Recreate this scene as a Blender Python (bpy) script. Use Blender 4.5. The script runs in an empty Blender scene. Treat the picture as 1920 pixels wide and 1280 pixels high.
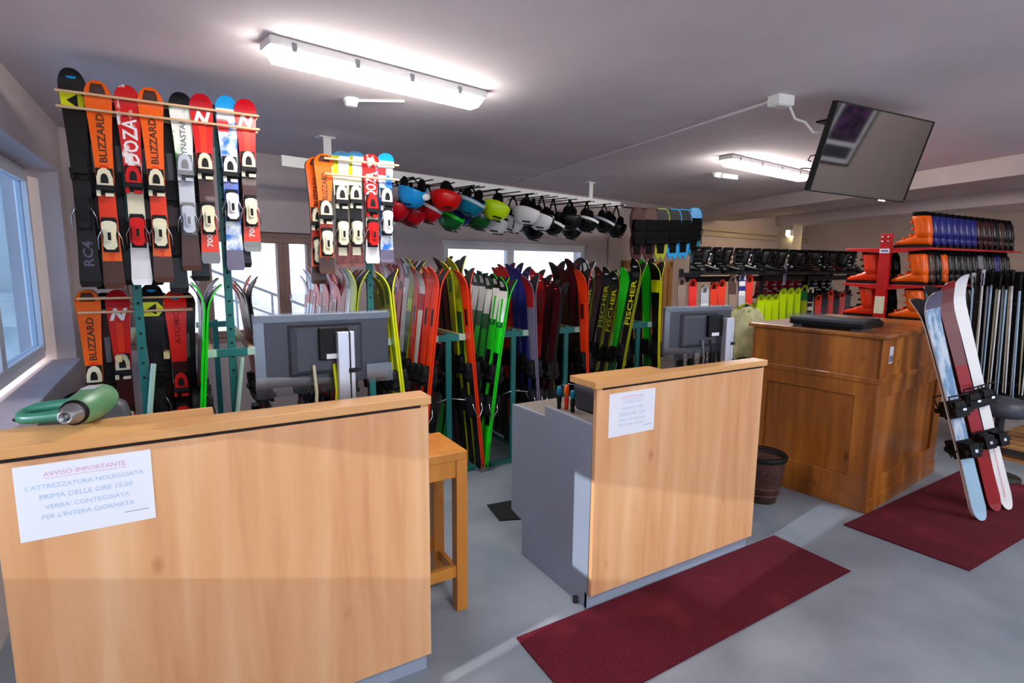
import bpy, math, random
from mathutils import Matrix, Vector, Euler

random.seed(7)
PI = math.pi
SC = bpy.context.scene
COL = SC.collection

# ------------------------------------------------------------------ camera
F_PX, YAW, PITCH, ROLL = 1042.07, math.radians(31.007), math.radians(8.093), math.radians(0.511)
CAM = Vector((0, 0, 1.62))
fw = Vector((math.sin(YAW) * math.cos(PITCH), math.cos(YAW) * math.cos(PITCH), -math.sin(PITCH)))
rt = Vector((math.cos(YAW), -math.sin(YAW), 0))
up = rt.cross(fw)
rt2 = rt * math.cos(ROLL) + up * math.sin(ROLL)
up2 = -rt * math.sin(ROLL) + up * math.cos(ROLL)
cd = bpy.data.cameras.new('camera')
cd.sensor_width = 36
cd.lens = F_PX / 1920 * 36
cd.clip_start = 0.05
cam = bpy.data.objects.new('camera', cd)
COL.objects.link(cam)
m = Matrix((rt2, up2, -fw)).transposed().to_4x4()
m.translation = CAM
cam.matrix_world = m
SC.camera = cam

# ------------------------------------------------------------------ world, sun, exposure
w = bpy.data.worlds.new('world')
SC.world = w
w.use_nodes = True
bg = w.node_tree.nodes['Background']
bg.inputs[0].default_value = (0.80, 0.88, 1.0, 1)
bg.inputs[1].default_value = 1.4
sd = bpy.data.lights.new('sun', 'SUN')
sd.energy = 2.6
sd.color = (1, 0.94, 0.84)
sd.angle = math.radians(0.6)
sun = bpy.data.objects.new('sun', sd)
COL.objects.link(sun)
sun.location = (-8, -1, 6)
sun.rotation_euler = Vector((1, 0.155, -0.30)).to_track_quat('-Z', 'Y').to_euler()
SC.view_settings.view_transform = 'Standard'
SC.view_settings.look = 'None'
SC.view_settings.exposure = 1.25
SC.view_settings.gamma = 1
SC.view_settings.use_curve_mapping = False
SC.cycles.max_bounces = 7
SC.cycles.diffuse_bounces = 4
SC.cycles.glossy_bounces = 3
SC.cycles.use_adaptive_sampling = True
SC.cycles.adaptive_threshold = 0.05
SC.cycles.transparent_max_bounces = 12
SC.cycles.sample_clamp_indirect = 6
SC.cycles.use_denoising = True

# ------------------------------------------------------------------ materials
MATS = {}
def lin(c):
    c = c / 255
    return c / 12.92 if c <= 0.04045 else ((c + 0.055) / 1.055) ** 2.4
def rgb(r, g, b):
    return (lin(r), lin(g), lin(b), 1)
def mat(name, col=(128, 128, 128), rough=0.5, metal=0.0, emit=None, var=0.0, scale=8.0, spec=0.5, bump=0.0, coat=0.0):
    """plain colour with a little procedural variation"""
    if name in MATS:
        return MATS[name]
    M = bpy.data.materials.new(name)
    M.use_nodes = True
    nt = M.node_tree
    b = nt.nodes['Principled BSDF']
    b.inputs['Base Color'].default_value = rgb(*col)
    b.inputs['Roughness'].default_value = rough
    b.inputs['Metallic'].default_value = metal
    b.inputs['Specular IOR Level'].default_value = spec
    b.inputs['Coat Weight'].default_value = coat
    if emit:
        b.inputs['Emission Color'].default_value = rgb(*emit[:3])
        b.inputs['Emission Strength'].default_value = emit[3]
    if var > 0 or bump > 0:
        tc = nt.nodes.new('ShaderNodeTexCoord')
        nz = nt.nodes.new('ShaderNodeTexNoise')
        nz.inputs['Scale'].default_value = scale
        nz.inputs['Detail'].default_value = 5
        nt.links.new(tc.outputs['Object'], nz.inputs['Vector'])
        if var > 0:
            r = nt.nodes.new('ShaderNodeValToRGB')
            c0, c1 = rgb(*[max(0, x * (1 - var)) for x in col]), rgb(*[min(255, x * (1 + var)) for x in col])
            r.color_ramp.elements[0].color = c0
            r.color_ramp.elements[0].position = 0.3
            r.color_ramp.elements[1].color = c1
            r.color_ramp.elements[1].position = 0.7
            nt.links.new(nz.outputs['Fac'], r.inputs['Fac'])
            nt.links.new(r.outputs['Color'], b.inputs['Base Color'])
        if bump > 0:
            bp = nt.nodes.new('ShaderNodeBump')
            bp.inputs['Strength'].default_value = bump
            bp.inputs['Distance'].default_value = 0.01
            nt.links.new(nz.outputs['Fac'], bp.inputs['Height'])
            nt.links.new(bp.outputs['Normal'], b.inputs['Normal'])
    MATS[name] = M
    return M

def wood(name, cols, grain=(22, 22, 1.6), rough=0.45, knots=0.0, bands=(5, 5, .25), coat=0.0):
    """vertical grain: streaky noise along z, optional knots"""
    M = bpy.data.materials.new(name)
    M.use_nodes = True
    nt = M.node_tree
    N, Lk = nt.nodes, nt.links
    b = N['Principled BSDF']
    b.inputs['Roughness'].default_value = rough
    b.inputs['Coat Weight'].default_value = coat
    tc = N.new('ShaderNodeTexCoord')
    mp = N.new('ShaderNodeMapping')
    mp.inputs['Scale'].default_value = grain
    Lk.new(tc.outputs['Object'], mp.inputs['Vector'])
    n1 = N.new('ShaderNodeTexNoise')
    n1.inputs['Scale'].default_value = 1.0
    n1.inputs['Detail'].default_value = 6
    n1.inputs['Distortion'].default_value = 0.6
    Lk.new(mp.outputs[0], n1.inputs['Vector'])
    mp2 = N.new('ShaderNodeMapping')
    mp2.inputs['Scale'].default_value = bands
    Lk.new(tc.outputs['Object'], mp2.inputs['Vector'])
    n2 = N.new('ShaderNodeTexNoise')
    n2.inputs['Scale'].default_value = 1.0
    n2.inputs['Detail'].default_value = 2
    Lk.new(mp2.outputs[0], n2.inputs['Vector'])
    mx = N.new('ShaderNodeMix')
    mx.inputs[0].default_value = 0.5
    Lk.new(n1.outputs['Fac'], mx.inputs[2])
    Lk.new(n2.outputs['Fac'], mx.inputs[3])
    r = N.new('ShaderNodeValToRGB')
    el = r.color_ramp.elements
    el[0].position, el[0].color = 0.30, rgb(*cols[0])
    el[1].position, el[1].color = 0.70, rgb(*cols[2])
    e = el.new(0.5)
    e.color = rgb(*cols[1])
    Lk.new(mx.outputs[0], r.inputs['Fac'])
    out = r.outputs['Color']
    if knots > 0:
        v = N.new('ShaderNodeTexVoronoi')
        mp3 = N.new('ShaderNodeMapping')
        mp3.inputs['Scale'].default_value = (7.0, 7.0, 4.0)
        Lk.new(tc.outputs['Object'], mp3.inputs['Vector'])
        Lk.new(mp3.outputs[0], v.inputs['Vector'])
        v.inputs['Scale'].default_value = 1.0
        kr = N.new('ShaderNodeValToRGB')
        kr.color_ramp.elements[0].position = 0.04
        kr.color_ramp.elements[0].color = (knots, knots, knots, 1)
        kr.color_ramp.elements[1].position = 0.16
        kr.color_ramp.elements[1].color = (0, 0, 0, 1)
        Lk.new(v.outputs['Distance'], kr.inputs['Fac'])
        mk = N.new('ShaderNodeMix')
        mk.data_type = 'RGBA'
        Lk.new(kr.outputs['Color'], mk.inputs[0])
        Lk.new(out, mk.inputs[6])
        mk.inputs[7].default_value = rgb(*[c * f for c, f in zip(cols[0], (.82, .72, .6))])
        out = mk.outputs[2]
    Lk.new(out, b.inputs['Base Color'])
    MATS[name] = M
    return M

def glass(name, tint=(235, 242, 250), gloss=0.12, rough=0.02):
    M = bpy.data.materials.new(name)
    M.use_nodes = True
    nt = M.node_tree
    for n in list(nt.nodes):
        nt.nodes.remove(n)
    o = nt.nodes.new('ShaderNodeOutputMaterial')
    t = nt.nodes.new('ShaderNodeBsdfTransparent')
    t.inputs[0].default_value = rgb(*tint)
    g = nt.nodes.new('ShaderNodeBsdfGlossy')
    g.inputs['Roughness'].default_value = rough
    mx = nt.nodes.new('ShaderNodeMixShader')
    mx.inputs[0].default_value = gloss
    nt.links.new(t.outputs[0], mx.inputs[1])
    nt.links.new(g.outputs[0], mx.inputs[2])
    nt.links.new(mx.outputs[0], o.inputs[0])
    MATS[name] = M
    return M

def fleck(name, c1, c2, scale=60, rough=0.8, bump=0.0, stretch=(1, 1, 1), lo=0.42, hi=0.58, c3=None, spec=0.3):
    M = bpy.data.materials.new(name)
    M.use_nodes = True
    nt = M.node_tree
    N, Lk = nt.nodes, nt.links
    b = N['Principled BSDF']
    b.inputs['Roughness'].default_value = rough
    b.inputs['Specular IOR Level'].default_value = spec
    tc = N.new('ShaderNodeTexCoord')
    mp = N.new('ShaderNodeMapping')
    mp.inputs['Scale'].default_value = stretch
    Lk.new(tc.outputs['Object'], mp.inputs[0])
    n = N.new('ShaderNodeTexNoise')
    n.inputs['Scale'].default_value = scale
    n.inputs['Detail'].default_value = 6
    Lk.new(mp.outputs[0], n.inputs['Vector'])
    r = N.new('ShaderNodeValToRGB')
    r.color_ramp.elements[0].position, r.color_ramp.elements[0].color = lo, rgb(*c1)
    r.color_ramp.elements[1].position, r.color_ramp.elements[1].color = hi, rgb(*c2)
    Lk.new(n.outputs['Fac'], r.inputs['Fac'])
    out = r.outputs['Color']
    if c3:
        n3 = N.new('ShaderNodeTexNoise')
        n3.inputs['Scale'].default_value = 3.0
        n3.inputs['Detail'].default_value = 4
        Lk.new(tc.outputs['Object'], n3.inputs['Vector'])
        r3 = N.new('ShaderNodeValToRGB')
        r3.color_ramp.elements[0].position = 0.55
        r3.color_ramp.elements[1].position = 0.78
        Lk.new(n3.outputs['Fac'], r3.inputs['Fac'])
        mk = N.new('ShaderNodeMix')
        mk.data_type = 'RGBA'
        Lk.new(r3.outputs['Color'], mk.inputs[0])
        Lk.new(out, mk.inputs[6])
        mk.inputs[7].default_value = rgb(*c3)
        out = mk.outputs[2]
    Lk.new(out, b.inputs['Base Color'])
    if bump:
        bp = N.new('ShaderNodeBump')
        bp.inputs['Strength'].default_value = bump
        bp.inputs['Distance'].default_value = 0.005
        Lk.new(n.outputs['Fac'], bp.inputs['Height'])
        Lk.new(bp.outputs['Normal'], b.inputs['Normal'])
    MATS[name] = M
    return M

# room
mat('plaster', (204, 190, 188), 0.9, var=0.03, scale=2.0, spec=0.2)
mat('ceiling_paint', (228, 217, 220), 0.9, var=0.04, scale=1.2, spec=0.2)
mat('white_frame', (232, 232, 236), 0.4)
mat('brown_frame', (150, 120, 108), 0.5, var=0.05)
mat('white_plastic', (235, 235, 232), 0.4)
mat('sill_stone', (196, 186, 196), 0.6, var=0.04)
fleck('floor_paint', (122, 132, 145), (145, 155, 167), scale=2.2, rough=0.38, lo=0.35, hi=0.65, spec=0.5)
fleck('red_carpet', (68, 8, 24), (100, 16, 36), scale=160, rough=0.95, bump=0.5, c3=(116, 30, 46))
mat('black_mat', (20, 22, 26), 0.95, var=0.2, scale=60)
mat('snow', (245, 247, 252), 0.8, var=0.02)
glass('window_glass')
glass('sky_dimming_glass', (166, 186, 206))  # tint put in to tone down the bright sky through the left window
glass('plastic_film', (240, 242, 246), 0.11, 0.22)
wood('maple', [(208, 146, 98), (228, 172, 122), (238, 192, 146)], grain=(16, 16, 1.3), bands=(7, 7, 0.4), knots=0.55, rough=0.42)
wood('maple_edge', [(210, 152, 90), (224, 168, 106), (234, 184, 124)], grain=(2, 30, 30), bands=(1, 6, 6), rough=0.4)
wood('pine_dark', [(92, 46, 10), (146, 82, 22), (186, 116, 40)], grain=(14, 14, 1.2), bands=(6, 6, 0.6), knots=0.8, rough=0.35, coat=0.2)
wood('pine_door', [(170, 118, 58), (196, 144, 80), (212, 164, 100)], grain=(14, 14, 1.2), rough=0.45, knots=0.5)
wood('stool_wood', [(176, 106, 34), (200, 128, 46), (216, 146, 60)], grain=(14, 14, 2), rough=0.4)
wood('dowel', [(200, 160, 118), (216, 178, 136), (228, 192, 150)], grain=(3, 30, 30), rough=0.5)
wood('pallet_wood', [(150, 104, 58), (178, 128, 78), (196, 146, 94)], grain=(3, 30, 30), rough=0.7)
mat('cabinet_grey', (140, 148, 166), 0.45, var=0.02, scale=3)
mat('plinth_grey', (150, 164, 184), 0.4)
mat('desk_surface', (132, 124, 116), 0.6, var=0.12, scale=90)
mat('slot_black', (30, 22, 24), 0.7)
mat('paper', (236, 240, 250), 0.8)
mat('ink_pink', (226, 170, 206), 0.8)
mat('ink_blue', (172, 202, 232), 0.8)
mat('ink_grey', (150, 160, 180), 0.8)
mat('teal_steel', (24, 110, 108), 0.45, metal=0.1, var=0.05)
mat('pale_green_cap', (170, 206, 190), 0.5)
mat('rail_wood', (196, 178, 130), 0.6, var=0.1, scale=20)
mat('chrome', (200, 202, 206), 0.2, metal=1.0)
mat('grey_metal', (150, 152, 158), 0.35, metal=0.8)
mat('dark_metal', (38, 36, 38), 0.5, metal=0.3)
mat('hole_black', (8, 20, 20), 0.8)
mat('black_plastic', (10, 10, 12), 0.5, spec=0.25)
mat('charcoal', (58, 62, 72), 0.45, var=0.04)
mat('monitor_grey', (58, 62, 74), 0.4, var=0.04, scale=4)
mat('screen_glass', (26, 25, 27), 0.04, spec=1.0, coat=0.0)
MATS['screen_glass'].node_tree.nodes['Principled BSDF'].inputs['IOR'].default_value = 2.6
mat('silver_alu', (206, 208, 218), 0.35, metal=0.6)
mat('tube_white', (255, 252, 248), 0.5, emit=(255, 250, 244, 22.0))
mat('tube_warm', (255, 240, 215), 0.5, emit=(255, 222, 176, 16.0))
mat('small_lamp', (255, 240, 200), 0.5, emit=(255, 232, 180, 6.0))
# skis, boots, helmets
PAL = dict(orange=(240, 104, 18), redorange=(226, 66, 28), red=(206, 26, 24), crimson=(176, 14, 30), pink=(224, 92, 96), palepink=(236, 170, 176),
           salmon=(216, 96, 78), white=(232, 232, 234), black=(9, 9, 12), maroon=(58, 10, 18), brown=(74, 44, 34), yellow=(222, 226, 30), lime=(196, 232, 20),
           green=(48, 214, 52), darkgreen=(22, 96, 44), olive=(150, 158, 34), blue=(26, 96, 200), navy=(28, 34, 120), skyblue=(60, 160, 216),
           purple=(70, 62, 140), slate=(104, 98, 122), grey=(120, 122, 128), silver=(186, 192, 204), teal=(18, 120, 150), beige=(212, 204, 170),
           cream=(226, 220, 190), iceblue=(160, 196, 222), tan=(150, 128, 116), wine=(150, 44, 50), fluored=(238, 50, 40), paleyellow=(226, 226, 150))
PAL['mauve'] = (116, 66, 68)
for k, v in PAL.items():
    lo_ = min(v)
    if max(v) - lo_ > 100:                  # saturated paints
        v = tuple(max(3, int(c - lo_ * .6 * (1 - (c - lo_) / (max(v) - lo_)))) for c in v)
    mat('gloss_' + k, v, 0.3, coat=0.08, spec=0.35)
    mat('matte_' + k, v, 0.55, spec=0.3)
mat('ski_base', (28, 26, 30), 0.35)
mat('steel_edge', (170, 172, 176), 0.3, metal=0.9)
fleck('mottle_multi', (40, 110, 200), (226, 236, 240), scale=14, rough=0.3, c3=(150, 210, 60))
fleck('mottle_redwhite', (206, 30, 30), (238, 236, 232), scale=9, rough=0.3, stretch=(1, 1, .6), lo=0.56, hi=0.60)
fleck('mottle_whitegreen', (70, 190, 60), (236, 238, 232), scale=9, rough=0.3, stretch=(1, 1, .5), lo=0.44, hi=0.50)
fleck('mottle_brown', (78, 40, 40), (120, 64, 60), scale=14, rough=0.35)
fleck('mottle_ice', (110, 150, 190), (196, 210, 226), scale=26, rough=0.3, stretch=(1, 1, .3))
fleck('cloth_pale', (206, 206, 150), (226, 226, 178), scale=14, rough=0.9, bump=0.3)
mat('gun_green', (36, 112, 92), 0.35, var=0.05)
mat('gun_green_light', (96, 150, 108), 0.35, var=0.06)
mat('basket_brown', (74, 42, 34), 0.7, var=0.25, scale=40)
mat('strap_black', (12, 11, 12), 0.85, spec=0.1)
mat('liner_black', (14, 13, 14), 0.9, spec=0.1)
mat('rack_red', (190, 22, 24), 0.35, var=0.04)
mat('house_wall', (238, 232, 224), 0.8, var=0.05, scale=1.0)
mat('stone_wall', (226, 218, 208), 0.9, var=0.12, scale=2.0)
mat('outer_pane', (150, 160, 178), 0.1)
mat('trunk_paint', (196, 184, 160), 0.6)

# ------------------------------------------------------------------ mesh helpers
class MB:
    def __init__(s):
        s.v, s.f, s.mi, s.sm = [], [], [], []
    def add(s, vs, fs, m=0, smooth=False, M=None):
        o = len(s.v)
        for v in vs:
            v = Vector(v)
            s.v.append(tuple(M @ v if M else v))
        for f in fs:
            s.f.append([o + i for i in f])
            s.mi.append(m)
            s.sm.append(smooth)
        return s
    def box(s, lo, hi, m=0, M=None):
        (x0, y0, z0), (x1, y1, z1) = lo, hi
        vs = [(x0, y0, z0), (x1, y0, z0), (x1, y1, z0), (x0, y1, z0), (x0, y0, z1), (x1, y0, z1), (x1, y1, z1), (x0, y1, z1)]
        fs = [(0, 3, 2, 1), (4, 5, 6, 7), (0, 1, 5, 4), (1, 2, 6, 5), (2, 3, 7, 6), (3, 0, 4, 7)]
        return s.add(vs, fs, m, False, M)
    def prism(s, poly, a, b, axis='y', m=0, M=None, cap=None):
        """poly: 2d outline; axis y: (x,z), axis x: (y,z), axis z: (x,y)"""
        n = len(poly)
        ar = sum(poly[i][0] * poly[(i + 1) % n][1] - poly[(i + 1) % n][0] * poly[i][1] for i in range(n))
        if ar < 0:
            poly = poly[::-1]
        def P(p, h):
            return {'y': (p[0], h, p[1]), 'x': (h, p[0], p[1]), 'z': (p[0], p[1], h)}[axis]
        lo, hi = (a, b) if a < b else (b, a)
        vs = [P(p, lo) for p in poly] + [P(p, hi) for p in poly]
        fl = list(range(n))
        if axis == 'y':
            caps = [fl, [n + i for i in fl[::-1]]]
            sides = [(i, i + n, (i + 1) % n + n, (i + 1) % n) for i in range(n)]
        else:
            caps = [fl[::-1], [n + i for i in fl]]
            sides = [(i, (i + 1) % n, (i + 1) % n + n, i + n) for i in range(n)]
        s.add(vs, sides, m, False, M)
        o = len(s.v) - 2 * n
        for c in caps:
            s.f.append([o + i for i in c])
            s.mi.append(m if cap is None else cap)
            s.sm.append(False)
        return s
    def tube(s, pts, r, n=8, m=0, M=None, smooth=True):
        pts = [Vector(p) for p in pts]
        rs = r if isinstance(r, (list, tuple)) else [r] * len(pts)
        vs, fs = [], []
        ref = None
        for i, p in enumerate(pts):
            d = (pts[min(i + 1, len(pts) - 1)] - pts[max(i - 1, 0)]).normalized()
            if ref is None:
                ref = d.orthogonal().normalized()
            ref = (ref - d * ref.dot(d)).normalized()
            b = d.cross(ref)
            for k in range(n):
                a = 2 * PI * k / n
                vs.append(p + (ref * math.cos(a) + b * math.sin(a)) * rs[i])
        for i in range(len(pts) - 1):
            for k in range(n):
                fs.append((i * n + k, i * n + (k + 1) % n, (i + 1) * n + (k + 1) % n, (i + 1) * n + k))
        s.add(vs, fs, m, smooth, M)
        s.add(vs[:n], [list(range(n))[::-1]], m, False, M)
        s.add(vs[-n:], [list(range(n))], m, False, M)
        return s
    def lathe(s, prof, n=20, m=0, M=None, smooth=True, sx=1, sy=1):
        vs, fs = [], []
        for r, z in prof:
            for k in range(n):
                a = 2 * PI * k / n
                vs.append((r * math.cos(a) * sx, r * math.sin(a) * sy, z))
        for i in range(len(prof) - 1):
            for k in range(n):
                fs.append((i * n + k, i * n + (k + 1) % n, (i + 1) * n + (k + 1) % n, (i + 1) * n + k))
        return s.add(vs, fs, m, smooth, M)
    def loft(s, rings, m=0, smooth=True, M=None, caps=True):
        n = len(rings[0])
        vs = [p for r in rings for p in r]
        fs = []
        for i in range(len(rings) - 1):
            for k in range(n):
                fs.append((i * n + k, i * n + (k + 1) % n, (i + 1) * n + (k + 1) % n, (i + 1) * n + k))
        if caps:
            fs.append(list(range(n))[::-1])
            fs.append([(len(rings) - 1) * n + k for k in range(n)])
        return s.add(vs, fs, m, smooth, M)
    def mesh(s, name, mats):
        me = bpy.data.meshes.new(name)
        me.from_pydata(s.v, [], s.f)
        for x in mats if isinstance(mats, (list, tuple)) else [mats]:
            me.materials.append(MATS[x])
        me.polygons.foreach_set('material_index', s.mi)
        me.polygons.foreach_set('use_smooth', s.sm)
        me.update()
        return me

def link(name, me, parent=None, M=None, bevel=0):
    o = bpy.data.objects.new(name, me)
    COL.objects.link(o)
    if parent:
        o.parent = parent
    if M is not None:
        o.matrix_basis = M
    if bevel:
        b = o.modifiers.new('bevel', 'BEVEL')
        b.width = bevel
        b.segments = 2
        b.limit_method = 'ANGLE'
    return o
def part(name, mb, mats, parent, M=None, bevel=0, label=None):
    o = link(name, mb.mesh(name, mats), parent, M, bevel)
    if label:
        o['label'] = label
    return o
LABELS = {}
def tag(o, label, cat, group=None):
    n = len(label.split())
    if not 4 <= n <= 16:
        print('LABEL LENGTH', n, label)
    if label in LABELS:
        print('LABEL TWICE', label)
    LABELS[label] = 1
    o['label'] = label
    o['category'] = cat
    if group:
        o['group'] = group
    return o
def thing(name, label, cat, M=None, group=None):
    o = link(name, None, None, M if M is not None else Matrix.Identity(4))
    o.empty_display_size = 0.05
    return tag(o, label, cat, group)
def struct(name, mb, mats, bevel=0, parent=None, M=None):
    o = link(name, mb.mesh(name, mats), parent, M, bevel)
    if parent is None:
        o['kind'] = 'structure'
    return o
T = Matrix.Translation
def RZ(d): return Matrix.Rotation(math.radians(d), 4, 'Z')
def RX(d): return Matrix.Rotation(math.radians(d), 4, 'X')
def RY(d): return Matrix.Rotation(math.radians(d), 4, 'Y')
def cols(x, y, z, t=(0, 0, 0)):
    M = Matrix((Vector(x), Vector(y), Vector(z))).transposed().to_4x4()
    M.translation = Vector(t)
    return M

TXT = {}
def text_mesh(s, material, width=None, height=None, ext=0.0004, shear=0.0, bold=0.0):
    """flat lettering as a mesh, centred, scaled to width or height"""
    k = (s, material, width, height, shear)
    if k in TXT:
        return TXT[k]
    cu = bpy.data.curves.new('lettering', 'FONT')
    cu.body = s
    cu.align_x = 'CENTER'
    cu.align_y = 'CENTER'
    cu.resolution_u = 2
    cu.shear = shear
    cu.offset = bold
    ob = bpy.data.objects.new('lettering_source', cu)
    COL.objects.link(ob)
    dg = bpy.context.evaluated_depsgraph_get()
    me = bpy.data.meshes.new_from_object(ob.evaluated_get(dg))
    bpy.data.objects.remove(ob)
    xs = [v.co.x for v in me.vertices]
    ys = [v.co.y for v in me.vertices]
    cx, cy = (min(xs) + max(xs)) / 2, (min(ys) + max(ys)) / 2
    wd, ht = max(xs) - min(xs), max(ys) - min(ys)
    sx = width / wd if width else height / ht
    sy = height / ht if height else sx
    for v in me.vertices:
        v.co = ((v.co.x - cx) * sx, (v.co.y - cy) * sy, ext)
    me.materials.clear()
    me.materials.append(MATS[material])
    for p in me.polygons:
        p.material_index = 0
    me.name = 'lettering'
    TXT[k] = me
    return me

ORD = ['first', 'second', 'third', 'fourth', 'fifth', 'sixth', 'seventh', 'eighth', 'ninth', 'tenth', 'eleventh', 'twelfth', 'thirteenth',
       'fourteenth', 'fifteenth', 'sixteenth', 'seventeenth', 'eighteenth', 'nineteenth', 'twentieth', 'twenty-first', 'twenty-second',
       'twenty-third', 'twenty-fourth', 'twenty-fifth', 'twenty-sixth', 'twenty-seventh', 'twenty-eighth']

# ================================================================== THE SETTING
CEIL = 2.65
LW = -0.73                                  # left wall plane
BW0 = Vector((0.849, 6.089, 0))             # back wall line
BWD = Vector((7.323, 1.376, 0)).normalized()
BWA = math.degrees(math.atan2(BWD.y, BWD.x))
BACK = T(BW0) @ RZ(BWA)                     # local x along the wall, local -y into the room

def holed(mb, u0, u1, z0, z1, holes, put, m=0):
    """wall built of slabs around rectangular openings (u0,u1,z0,z1)"""
    us = sorted(set([u0, u1] + [h[0] for h in holes] + [h[1] for h in holes]))
    zs = sorted(set([z0, z1] + [h[2] for h in holes] + [h[3] for h in holes]))
    for a, b in zip(us, us[1:]):
        run = None
        for c, d in list(zip(zs, zs[1:])) + [(None, None)]:
            inside = c is None or any(h[0] <= a and b <= h[1] and h[2] <= c and d <= h[3] for h in holes)
            if not inside:
                run = (run[0], d) if run else (c, d)
            elif run:
                put(mb, a, b, run[0], run[1])
                run = None

fl = MB().box((-1.3, -4.2, -0.1), (14.5, 9.6, 0.0))
struct('floor', fl, 'floor_paint')
ce = MB().box((-1.3, -4.2, CEIL), (14.5, 9.6, CEIL + 0.12))
struct('ceiling', ce, 'ceiling_paint')

# left wall with the window in view and a nearer one beside the camera
wl = MB()
LWIN = (3.05, 5.56, 0.80, 2.28)
LWIN2 = (1.0, 2.2, 0.80, 1.50)
SUN_SLITS = [(1.50, 1.60, 0.46, 0.74), (1.35, 1.44, 0.44, 0.58)]  # unseen gaps added so the sun draws narrow streaks on the floor
holed(wl, -4.2, 5.80, 0, CEIL, [LWIN, LWIN2] + SUN_SLITS, lambda b, a, c, d, e: b.box((LW - 0.34, a, d), (LW, c, e)))
struct('wall_left', wl, 'plaster')
def casement(name, y0, y1, z0, z1, x, mats, n, gl='window_glass'):
    fr = MB()
    t = 0.055
    fr.box((x - 0.035, y0, z0), (x + 0.035, y1, z0 + t)).box((x - 0.035, y0, z1 - t), (x + 0.035, y1, z1))
    fr.box((x - 0.035, y0, z0 + t), (x + 0.035, y0 + t, z1 - t)).box((x - 0.035, y1 - t, z0 + t), (x + 0.035, y1, z1 - t))
    o = struct(name, fr, mats, 0.004)
    yy = [y0 + t + (y1 - y0 - 2 * t) * i / n for i in range(n + 1)]
    for a, b in zip(yy, yy[1:]):
        s = MB()
        q = 0.05
        s.box((x - 0.02, a, z0 + t), (x + 0.05, b, z0 + t + q)).box((x - 0.02, a, z1 - t - q), (x + 0.05, b, z1 - t))
        s.box((x - 0.02, a, z0 + t + q), (x + 0.05, a + q, z1 - t - q)).box((x - 0.02, b - q, z0 + t + q), (x + 0.05, b, z1 - t - q))
        struct('sash', s, mats, 0.004, o)
        struct('pane', MB().box((x + 0.01, a + q, z0 + t + q), (x + 0.016, b - q, z1 - t - q)), gl, 0, o)
    return o
wn1 = casement('window_1', LWIN[0], LWIN[1] - 0.02, LWIN[2] + 0.06, LWIN[3], LW - 0.22, 'white_frame', 2, 'sky_dimming_glass')
struct('window_sill', MB().box((LW - 0.18, LWIN[0], LWIN[2]), (LW + 0.03, LWIN[1] + 0.0, LWIN[2] + 0.03)), 'sill_stone', 0.004, wn1)
casement('window_2', LWIN2[0], LWIN2[1], LWIN2[2], LWIN2[3], LW - 0.22, 'white_frame', 1)

# back wall: glazed door-window on the left, double window in the middle, pine door on the right
wb = MB()
BWIN1 = (-1.28, 0.47, 0.82, 1.90)
BWIN2 = (2.05, 4.80, 0.85, 1.90)
holed(wb, -1.75, 13.6, 0, CEIL, [BWIN1, BWIN2], lambda b, a, c, d, e: b.box((a, 0, d), (c, 0.30, e)))
struct('wall_back', wb, 'plaster', M=BACK)
def back_window(name, h, mats, splits, sash, y=0.06):
    u0, u1, z0, z1 = h
    t = 0.05
    fr = MB().box((u0, y, z0), (u1, y + 0.07, z0 + t)).box((u0, y, z1 - t), (u1, y + 0.07, z1))
    fr.box((u0, y, z0 + t), (u0 + t, y + 0.07, z1 - t)).box((u1 - t, y, z0 + t), (u1, y + 0.07, z1 - t))
    o = struct(name, fr, mats, 0.004, M=BACK)
    us = [u0 + t] + splits + [u1 - t]
    for a, b in zip(us, us[1:]):
        q = sash
        s = MB().box((a, y - 0.02, z0 + t), (b, y + 0.05, z0 + t + q)).box((a, y - 0.02, z1 - t - q), (b, y + 0.05, z1 - t))
        s.box((a, y - 0.02, z0 + t + q), (a + q, y + 0.05, z1 - t - q)).box((b - q, y - 0.02, z0 + t + q), (b, y + 0.05, z1 - t - q))
        struct('sash', s, mats, 0.004, o)
        struct('pane', MB().box((a + q, y + 0.01, z0 + t + q), (b - q, y + 0.016, z1 - t - q)), 'window_glass', 0, o)
    return o
w3 = back_window('window_3', BWIN1, 'brown_frame', [-0.62, 0.115], 0.06)
struct('handle', MB().tube([(0.15, 0.035, 1.28), (0.15, -0.01, 1.28), (0.15, -0.015, 1.20)], 0.009), 'chrome', 0, w3)
w4 = back_window('window_4', BWIN2, 'white_frame', [3.22], 0.065)
struct('window_sill', MB().box((BWIN2[0] - 0.03, -0.06, BWIN2[2] - 0.03), (BWIN2[1] + 0.03, 0.08, BWIN2[2])), 'sill_stone', 0.003, w4)
# pine door
dr = MB().box((5.66, -0.05, 0), (5.78, 0, 1.67)).box((7.03, -0.05, 0), (7.15, 0, 1.67)).box((5.66, -0.05, 1.55), (7.15, 0, 1.67))
d1 = struct('door_1', dr, 'pine_door', 0.006, M=BACK)
lf = MB().box((5.78, -0.03, 0), (5.92, 0, 1.55)).box((6.89, -0.03, 0), (7.03, 0, 1.55)).box((5.92, -0.03, 1.40), (6.89, 0, 1.55)).box((5.92, -0.03, 0), (6.89, 0, 0.2)).box((5.92, -0.015, 0.2), (6.89, 0, 1.40))
struct('door_leaf', lf, 'pine_door', 0.004, d1)
struct('door_handle', MB().tube([(5.86, -0.03, 0.95), (5.86, -0.07, 0.95), (5.97, -0.07, 0.95)], 0.009), 'chrome', 0, d1)
# wall pipe right of the window
struct('trim_1', MB().tube([(5.30, -0.02, 0.0), (5.30, -0.02, 2.62)], 0.018, 10), 'plaster', M=BACK)
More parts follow.
